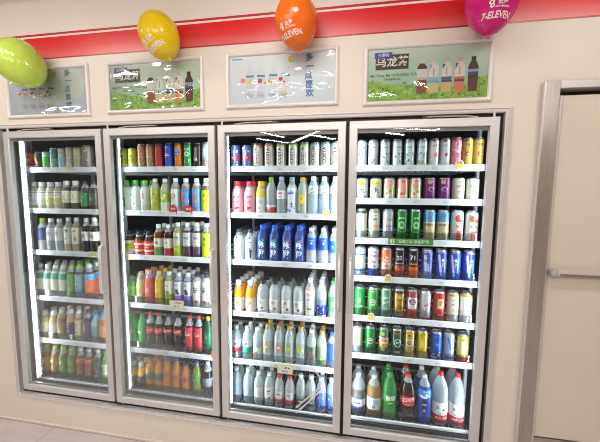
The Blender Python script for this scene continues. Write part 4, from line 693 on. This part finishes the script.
# ------------------------------------------------------------------ cards clipped to the price rails
def card(name, label, x, z, kind, y=.1065):
    mb = MB()
    if kind == 'yellow':
        mb.box(-.052, .052, -.002, 0, -.03, .03, pbr('e6c92c', .4)); mb.box(-.047, .047, -.0026, -.002, -.025, .025, pbr('e9e6e0', .4))
        for tx, tz, sz, c in (('优惠', .012, .017, 'c23a35'), ('¥4.50', -.012, .017, '6a6a6e')):
            v, f = text2d(tx, sz); mb.add([(a, -.0028, b + tz) for a, b in v], f, pbr(c, .4))
        mb.box(.02, .034, -.0028, -.0026, .006, .016, pbr('d0453c', .4))
    elif kind == 'arch':
        v, f = disc2d(.03, .03, 20); v = [(a, max(b, -.014)) for a, b in v]
        mb.add([(a, -.0015, b) for a, b in v] + [(a, 0, b) for a, b in v], f + [(k, (k+1) % 20, 21 + (k+1) % 20, 21 + k) for k in range(20)], pbr('c8322f', .4))
        v, f = text2d('特价', .018); mb.add([(a, -.0018, b + .004) for a, b in v], f, pbr('f0dcd6', .4))
        mb.box(.02, .026, -.0015, 0, -.03, -.012, pbr('c8322f', .4))
    elif kind == 'round':
        v, f = disc2d(.022, .025, 20)
        mb.add([(a, -.0015, b) for a, b in v] + [(a, 0, b) for a, b in v], f + [(k, (k+1) % 20, 21 + (k+1) % 20, 21 + k) for k in range(20)], pbr('e9e2cc', .4))
        v, f = disc2d(.018, .01, 16); mb.add([(a, -.0018, b - .009) for a, b in v], f, pbr('e0c23a', .4))
        v, f = text2d('新品', .015); mb.add([(a, -.0019, b + .009) for a, b in v], f, pbr('c23a45', .4))
    elif kind == 'slant':
        mb.box(-.03, .03, -.0015, 0, -.016, .016, pbr('dfe0da', .4))
        for q in (-.018, .004): mb.add([(q, -.0018, -.016), (q + .012, -.0018, -.016), (q + .026, -.0018, .016), (q + .014, -.0018, .016)], [(0, 1, 2, 3)], pbr('cdbb3a', .4))
    elif kind == 'green':
        mb.box(-.125, .125, -.002, 0, -.017, .017, pbr('57913a', .4)); mb.box(-.115, -.09, -.0026, -.002, -.013, .013, pbr('c8d8b8', .4)); mb.box(-.104, -.1, -.0028, -.0026, -.011, .011, pbr('b84038', .4))
        v, f = text2d('精选酒水 冰爽畅饮', .021); mb.add([(a + .015, -.0025, b) for a, b in v], f, pbr('dbe6d2', .4))
    o = mb.build(name); o.location = (x, y, z)
    return tag(o, label, 'sign', 'cards clipped to the price rails')
def tape(x0, z0, x1, z1, wd, label):
    t = MB(); dx, dz = x1 - x0, z1 - z0; L = math.hypot(dx, dz); nx, nz = -dz/L*wd/2, dx/L*wd/2
    q = [(-dx/2 - nx, -dz/2 - nz), (dx/2 - nx, dz/2 - nz), (dx/2 + nx, dz/2 + nz), (-dx/2 + nx, -dz/2 + nz)]
    t.add([(a, -.0004, b) for a, b in q] + [(a, 0, b) for a, b in q], [(0, 1, 2, 3), (7, 6, 5, 4), (0, 4, 5, 1), (1, 5, 6, 2), (2, 6, 7, 3), (3, 7, 4, 0)], see('f2f2f2', .62, .2))
    o = t.build('tape_strip'); o.location = ((x0 + x1)/2, -.0212, (z0 + z1)/2); tag(o, label, 'tape', 'tape strips on the third door glass')
tape(2.004, 0.357, 2.167, 0.536, .009, 'longer pale tape strip, lower of the diagonal pair on third door')
tape(2.004, 0.393, 2.153, 0.544, .009, 'pale tape strip, upper of the diagonal pair on third door')
tape(2.098, 0.663, 2.159, 0.592, .009, 'short pale tape strip above the diagonal pair on third door')

for a in (('price_card', 'slanted white and yellow tag on the second rail, first door', .59, 1.545, 'slant'), ('price_card', 'slanted white and yellow tag on the third rail, first door', .52, 1.252, 'slant'),
          ('price_card', 'small round yellow tag on the top rail, first door', .362, 1.858, 'round'), ('price_card', 'red arched tag on the second rail, second door, left one', 1.148, 1.575, 'arch'),
          ('price_card', 'red arched tag on the second rail, second door, right one', 1.258, 1.575, 'arch'), ('price_card', 'red arched tag low beside the right edge of the second door', 1.42, .6, 'arch'),
          ('price_card', 'yellow edged price card on the fourth rail, second door', 1.151, .93, 'yellow'), ('price_card', 'slanted white and yellow tag on the third rail, second door', .805, 1.24, 'slant'),
          ('price_card', 'round yellow tag on the second rail, third door', 2.16, 1.575, 'round'), ('price_card', 'yellow edged price card on the fifth rail, third door', 1.906, .551, 'yellow'),
          ('price_card', 'round yellow tag on the top rail, fourth door', 2.892, 1.858, 'round'), ('shelf_banner', 'long green banner with pale lettering on the third rail, fourth door', 2.65, 1.415, 'green'),
          ('price_card', 'round yellow tag on the fourth rail, fourth door', 2.531, 1.192, 'round'), ('price_card', 'round yellow tag on the fifth rail, fourth door', 2.439, .948, 'round')):
    card(*a)

# ------------------------------------------------------------------ framed posters above the cooler
M_film = glass('poster_film', .018, .5, 'ffffff', 0.006, .03)
M_snap = noisy('snap_frame', 'e6dfdc', 'ebe5e2', 5, .3, .05)
def poster(x0, x1, z0, z1, label, art):
    p = tag(empty('framed_poster', ((x0 + x1)/2, 0, (z0 + z1)/2)), label=label, cat='poster', group='framed drink posters above the cooler')
    m = MB(); m.frame(x0, x1, z0, z1, [(0, 0), (0, -.008), (.004, -.014), (.010, -.016), (.017, -.014), (.022, -.008), (.023, 0)], M_snap); child(m, 'poster_frame', p)
    m = MB(); a, b, c, d = x0 + .02, x1 - .02, z0 + .02, z1 - .02
    art(m, a, c, b - a, d - c); child(m, 'printed_sheet', p)
    m = MB(); m.box(a, b, -.0075, -.007, c, d, M_film); child(m, 'clear_cover', p, 'clear plastic cover')
def put(m, pts, faces, x, z, c, lift): m.add([(x + a, -.003 - lift*.0001, z + b) for a, b in pts], faces, pbr(c, .5))
def sheet(m, ox, oz, W, H, mat):
    m.add([(ox, -.003, oz), (ox + W, -.003, oz), (ox + W, -.003, oz + H), (ox, -.003, oz + H)], [(0, 1, 2, 3)], mat)
def print_mat(name, c0, c1, z0, z1, side=None):
    """paper print with an ink wash from one colour to another"""
    m = bpy.data.materials.new(name); m.use_nodes = True; nt = m.node_tree; b = nt.nodes['Principled BSDF']; b.inputs['Roughness'].default_value = .5
    tc = nt.nodes.new('ShaderNodeTexCoord'); n = nt.nodes.new('ShaderNodeTexNoise'); n.inputs['Scale'].default_value = 3; n.inputs['Detail'].default_value = 2
    sx = nt.nodes.new('ShaderNodeSeparateXYZ'); nt.links.new(tc.outputs['Object'], sx.inputs[0]); nt.links.new(tc.outputs['Object'], n.inputs['Vector'])
    mr = nt.nodes.new('ShaderNodeMapRange'); mr.inputs[1].default_value = z0; mr.inputs[2].default_value = z1; nt.links.new(sx.outputs[2], mr.inputs[0])
    ad = nt.nodes.new('ShaderNodeMath'); ad.operation = 'MULTIPLY_ADD'; ad.inputs[1].default_value = .5; nt.links.new(n.outputs['Fac'], ad.inputs[0])
    sb = nt.nodes.new('ShaderNodeMath'); sb.operation = 'SUBTRACT'; sb.inputs[1].default_value = .25; nt.links.new(mr.outputs[0], sb.inputs[0]); nt.links.new(sb.outputs[0], ad.inputs[2])
    cr = nt.nodes.new('ShaderNodeValToRGB'); cr.color_ramp.elements[0].color = lin(c0); cr.color_ramp.elements[1].color = lin(c1)
    nt.links.new(ad.outputs[0], cr.inputs[0]); nt.links.new(cr.outputs[0], b.inputs['Base Color']); return m
M_tea = print_mat('tea_print', 'a0cba8', 'dbe6d8', 2.24, 2.5); M_sky = print_mat('pale_blue_print', 'd9e7f1', 'edf2f4', 2.2, 2.46)
def leaf_mat():
    m = noisy('leaf_print', '5f9f36', 'b2d85c', 38, .5, detail=3); return m
M_leaf = leaf_mat()
def art_bottle(m, x, z, h, w, cols, cap, lift, tilt=0, glassy=False):
    """printed bottle: body in bands, shoulders, neck and cap"""
    ca, sa = math.cos(tilt), math.sin(tilt)
    def P(pts, c, l): put(m, [(a*ca - b*sa, a*sa + b*ca) for a, b in pts], [list(range(len(pts)))], x, z, c, l)
    hw = w/2; y = 0
    for f, c in cols:
        k = .84 if glassy and y < .35 else 1
        P([(-hw*k, y*h), (hw*k, y*h), (hw, f*h), (-hw, f*h)], c, lift); y = f
    P([(-hw, y*h), (hw, y*h), (hw*.45, .88*h), (-hw*.45, .88*h)], cols[-1][1], lift)
    P([(-hw*.45, .88*h), (hw*.45, .88*h), (hw*.45, h), (-hw*.45, h)], cap, lift + 1)
def art_tea(m, ox, oz, W, H):
    sheet(m, ox, oz, W, H, M_tea)
    hill = [(0, 0), (W, 0), (W, .42*H), (.93*W, .36*H), (.85*W, .28*H), (.7*W, .22*H), (.5*W, .24*H), (.35*W, .3*H), (.2*W, .33*H), (.1*W, .39*H), (0, .4*H)]
    m.add([(ox + a, -.0031, oz + b) for a, b in hill], [list(range(len(hill)))], M_leaf)
    r2 = random.Random(3)
    for k in range(70):
        a = r2.random(); b = r2.random()*(.36 - .3*a*(1 - a))
        v, f = disc2d(r2.uniform(.004, .011), r2.uniform(.003, .006), 7); t = r2.uniform(-.9, .9)
        put(m, [(p*math.cos(t) - q*math.sin(t), p*math.sin(t) + q*math.cos(t)) for p, q in v], f, ox + .02*W + a*W*.96, oz + .015 + b*H, r2.choice(['7db446', '4f8a34', 'b9d86a', '8fc257', '3f7a30']), 2 + k*.02)
    X = lambda f: ox + f*W
    Z = lambda f: oz + (1 - f)*H
    put(m, *rect2d(.285*W, .29*H), X(.21), Z(.255), '8a8078', 4); put(m, *rect2d(.275*W, .27*H), X(.21), Z(.255), '40312c', 5)
    put(m, *text2d('乌龙茶', .055), X(.21), Z(.26), 'ece8e2', 6)
    put(m, *rect2d(.15*W, .115*H), X(.135), Z(.125), '3f4fa8', 7); put(m, *text2d('三得利', .02), X(.135), Z(.125), 'd8d8ee', 8)
    put(m, *text2d('My Time, My OOLONG TEA', .0195), X(.225), Z(.505), '4f7a68', 4); put(m, *text2d('茶味浓郁好口感', .0125), X(.215), Z(.585), '3f5f50', 4)
    for cx, cols, cap in ((.465, [(.4, '9a5428'), (.47, 'c8c0b8'), (.72, 'dedad6'), (.76, '5a3222')], 'd8d4cc'), (.562, [(.3, 'e0cf8a'), (.36, '6fb0d8'), (.46, '8cc4dc'), (.76, 'e8e4d8')], 'd8d0c0'),
                          (.668, [(.3, 'dcc07a'), (.36, '4f5678'), (.46, '5f6a8a'), (.76, 'e9e4da')], 'd8cdb8'), (.772, [(.3, 'dc8a5c'), (.36, '4a4a66'), (.44, 'c8785a'), (.76, 'ecdcd2')], 'd8b8a8'), (.88, [(.4, '6a2c24'), (.45, '3f1f1c'), (.56, '3c4a70'), (.64, '8fa4c0'), (.72, '4a241e')], '26201e')):
        art_bottle(m, X(cx), Z(.87), .63*H, .082*W, cols, cap, 5, glassy=cx > .85)
        if .5 < cx < .85:
            put(m, [(-.002, -.02), (.002, -.02), (.002, .02), (-.002, .02)], [(0, 1, 2, 3)], X(cx), Z(.48), '8a8478', 7)
            put(m, [(-.035*W, .0), (-.006, 0), (-.035*W, -.03)], [(0, 1, 2)], X(cx), Z(.345), {'.562': '6fb4dc', '.668': '4a5a9a', '.772': '4a4f8a'}['%.3f' % cx][-6:].strip('0') if 0 else ('6fb4dc' if cx < .6 else '4a5a9a'), 7)
def art_fruit(m, ox, oz, W, H):
    sheet(m, ox, oz, W, H, M_sky); X = lambda f: ox + f*W
    Z = lambda f: oz + (1 - f)*H
    for k, cx in enumerate((.20, .305, .42, .52)):
        art_bottle(m, X(cx), Z(.86), .68*H, .078*W, [(.12, 'c6d0da'), (.3, 'e2e6ea'), (.62, 'd6dee6'), (.68, '4f8fb8'), (.76, 'dfe6ec')], 'e6eaee', 4, (-.02, -.03, -.05, -.14)[k])
        for q in range(3): put(m, *rect2d(.03, .003), X(cx) + (0, 0, .002, .004)[k], Z(.82 - .035*q), 'a9aec8', 6)
    for x, z, r, c in ((.135, .5, .015, 'e89a78'), (.21, .53, .014, 'e0c63a'), (.30, .52, .014, 'c8405a'), (.405, .53, .015, 'a9c84a'), (.50, .5, .012, 'cf3a42'), (.475, .58, .009, 'd8505a'), (.53, .57, .008, 'b8323c'), (.35, .56, .008, 'c8c84a'), (.6, .12, .018, 'e6c72c'), (.53, .78, .014, 'c2d060')):
        put(m, *disc2d(r, r*.92), X(x), Z(z), c, 8); put(m, *disc2d(r*.55, r*.5), X(x) + r*.2, Z(z) + r*.2, 'f0e2b8' if c in ('e6c72c', 'c2d060', 'a9c84a') else c, 9)
    put(m, [(-.03, .004), (.03, .004), (.03, -.004), (-.03, -.004)], [(0, 1, 2, 3)], X(.08), Z(.06), '7fb4d4', 5)
    for k, ch in enumerate('多一点喜欢'):
        put(m, *text2d(ch, .046), X(.765 + .008*math.sin(k*2.1)), Z(.12 + .175*k), '3f74b0', 6)
poster(.04, .668, 2.167, 2.488, 'framed pale blue fruit drink poster behind the green balloon, far left', art_fruit)
poster(.793, 1.438, 2.173, 2.484, 'framed green tea poster below the yellow balloon, second from left', art_tea)
poster(1.578, 2.224, 2.174, 2.483, 'framed pale blue fruit drink poster below the orange balloon', art_fruit)
poster(2.357, 2.991, 2.162, 2.47, 'framed green tea poster below the magenta balloon, rightmost of four', art_tea)

# ------------------------------------------------------------------ balloons taped to the wall
def balloon(x, z, b, tilt, colour, label, yaw=None, lz=-.045):
    au, al = b*1.1, b*1.38
    prof = []
    for k in range(25):
        f = PI*(k/24.); zz = math.cos(f); zz *= au if zz > 0 else al
        prof.append((zz, max(.006, b*math.sin(f)*(1 - .10*max(0, -math.cos(f))**2))))
    prof = prof[::-1]
    t = tag(empty('balloon', (x, -b - .02, z)), label=label, cat='balloon', group='balloons taped along the red band')
    t.rotation_euler = (0, tilt, 0)
    mt = bpy.data.materials.new('balloon_rubber'); mt.use_nodes = True; bs = mt.node_tree.nodes['Principled BSDF']
    bs.inputs['Base Color'].default_value = lin(colour); bs.inputs['Roughness'].default_value = .13; bs.inputs['Subsurface Weight'].default_value = .25; bs.inputs['Subsurface Radius'].default_value = (.05, .05, .05)
    m = MB(); m.lathe(prof, mt, 40); m.build('balloon_skin', t)
    m = MB(); m.lathe([(-al - .016, .009), (-al - .012, .0045), (-al - .006, .0055), (-al + .002, .007)], mt, 14); m.build('knot', t)
    if yaw is not None:
        rf = rfun_of(prof, 1, 1); m = MB(); wm = pbr('f2e6e4', .4)
        sw_ = [(.019*math.cos(a)*(1 if a < 4.2 else .6), .016*math.sin(a)) for a in [k*.35 for k in range(14)]]
        els = [(text2d('7-ELEVEN', .030), 0, lz - .012), (text2d('云海', .021), .012, lz + .03), (text2d('CONVENIENCE', .0085), .014, lz + .0145)]
        v1, f1 = disc2d(.011, .008, 14, .45); v2, f2 = disc2d(.009, .008, 14, .4)
        els += [((v1, f1), -.032, lz + .031), ((v2, f2), -.028, lz + .02), (poly2d([(-.011, .004), (0, .009), (.012, .007), (0, .003)]), -.03, lz + .036)]
        for (vs, fs), dx, dz in els:
            out = []
            for a, c in vs:
                zz = dz + c; R = rf(zz) + .0016; th = yaw + (dx + a)/R
                out.append((R*math.sin(th), -R*math.cos(th), zz))
            m.add(out, fs, wm)
        m.build('printed_logo', t, (0, 0, 0))['label'] = 'white printed lettering and swirl logo'
balloon(0.326, 2.460, 0.125, -0.750, 'c0d656', 'lime green balloon cut off by the left edge, over the first poster', None, 0)
balloon(1.241, 2.560, 0.105, -0.420, 'e6c30f', 'yellow balloon with white lettering above the second poster', -0.35, -0.085)
balloon(2.011, 2.569, 0.107, -0.140, 'ef6f12', 'orange balloon with white lettering above the third poster', -0.4, -0.085)
balloon(2.920, 2.582, 0.112, 0.020, 'cf1f78', 'magenta balloon with white lettering above the fourth poster', 0.0, -0.095)


# ------------------------------------------------------------------ ceiling lamps of the shop, and unseen ones added for their light
M_lamp = glow('lamp_diffuser', 'fff9f2', 59)
def lamp(x0, y0, x1, y1, wd=.06):
    dx, dy = x1 - x0, y1 - y0; L = math.hypot(dx, dy)
    t = tag(empty('ceiling_light', ((x0 + x1)/2, (y0 + y1)/2, ZC)), label='slim white tube lamp on the shop ceiling', cat='lamp', group='tube lamps on the shop ceiling')
    t.rotation_euler.z = math.atan2(dy, dx)
    m = MB(); m.bevbox(-L/2 - .02, L/2 + .02, -wd/2 - .012, wd/2 + .012, -.04, 0, M_white, .004); m.build('housing', t)
    m = MB(); h, q = wd/2, wd/2 - .004; m.add([(-L/2, h, -.0405), (L/2, h, -.0405), (L/2, q, -.054), (-L/2, q, -.054), (-L/2, -q, -.054), (L/2, -q, -.054), (L/2, -h, -.0405), (-L/2, -h, -.0405)], [(0, 1, 2, 3), (3, 2, 5, 4), (4, 5, 6, 7)], M_lamp); m.build('diffuser', t)
lamp(0.29, -4.53, 0.68, -5.37)
lamp(0.02, -5.44, 0.6, -6.21)
lamp(1.35, -5.16, 1.82, -5.78)
lamp(0.73, -6.12, 1.68, -4.51)
lamp(2.9, -4.6, 3.7, -4.9)
lamp(2.9, -5.1, 3.3, -5.4)
lamp(3.7, -5.0, 3.9, -4.8)
lamp(1.0, -1.9, 2.1, -1.95, 0.02)  # this thin tube and the next are added for glare on the posters
lamp(-0.4, -1.85, 0.6, -2.0, 0.02)
lamp(-3.2, -0.95, -2.5, -0.95)  # unseen near row, added to light the upper wall
lamp(-1.7, -0.95, -1.0, -0.95)
lamp(-0.1, -0.95, 0.6, -0.95)
lamp(1.6, -0.95, 2.3, -0.95)
lamp(3.3, -0.95, 4.0, -0.95)
lamp(-3.4, -3.4, -2.0999999999999996, -3.4)  # unseen far row, added to brighten the lower wall and shelves
lamp(-1.6, -3.4, -0.30000000000000004, -3.4)
lamp(0.3, -3.4, 1.6, -3.4)
lamp(2.0, -3.4, 3.3, -3.4)
lamp(3.9, -3.4, 5.2, -3.4)
lamp(-1.6, -3.7, -0.30000000000000004, -3.7)  # second unseen far row, added as more fill
lamp(2.0, -3.7, 3.3, -3.7)

S.world = bpy.data.worlds.new('world'); S.world.use_nodes = True
S.world.node_tree.nodes['Background'].inputs[0].default_value = (.9, .93, 1, 1); S.world.node_tree.nodes['Background'].inputs[1].default_value = .0
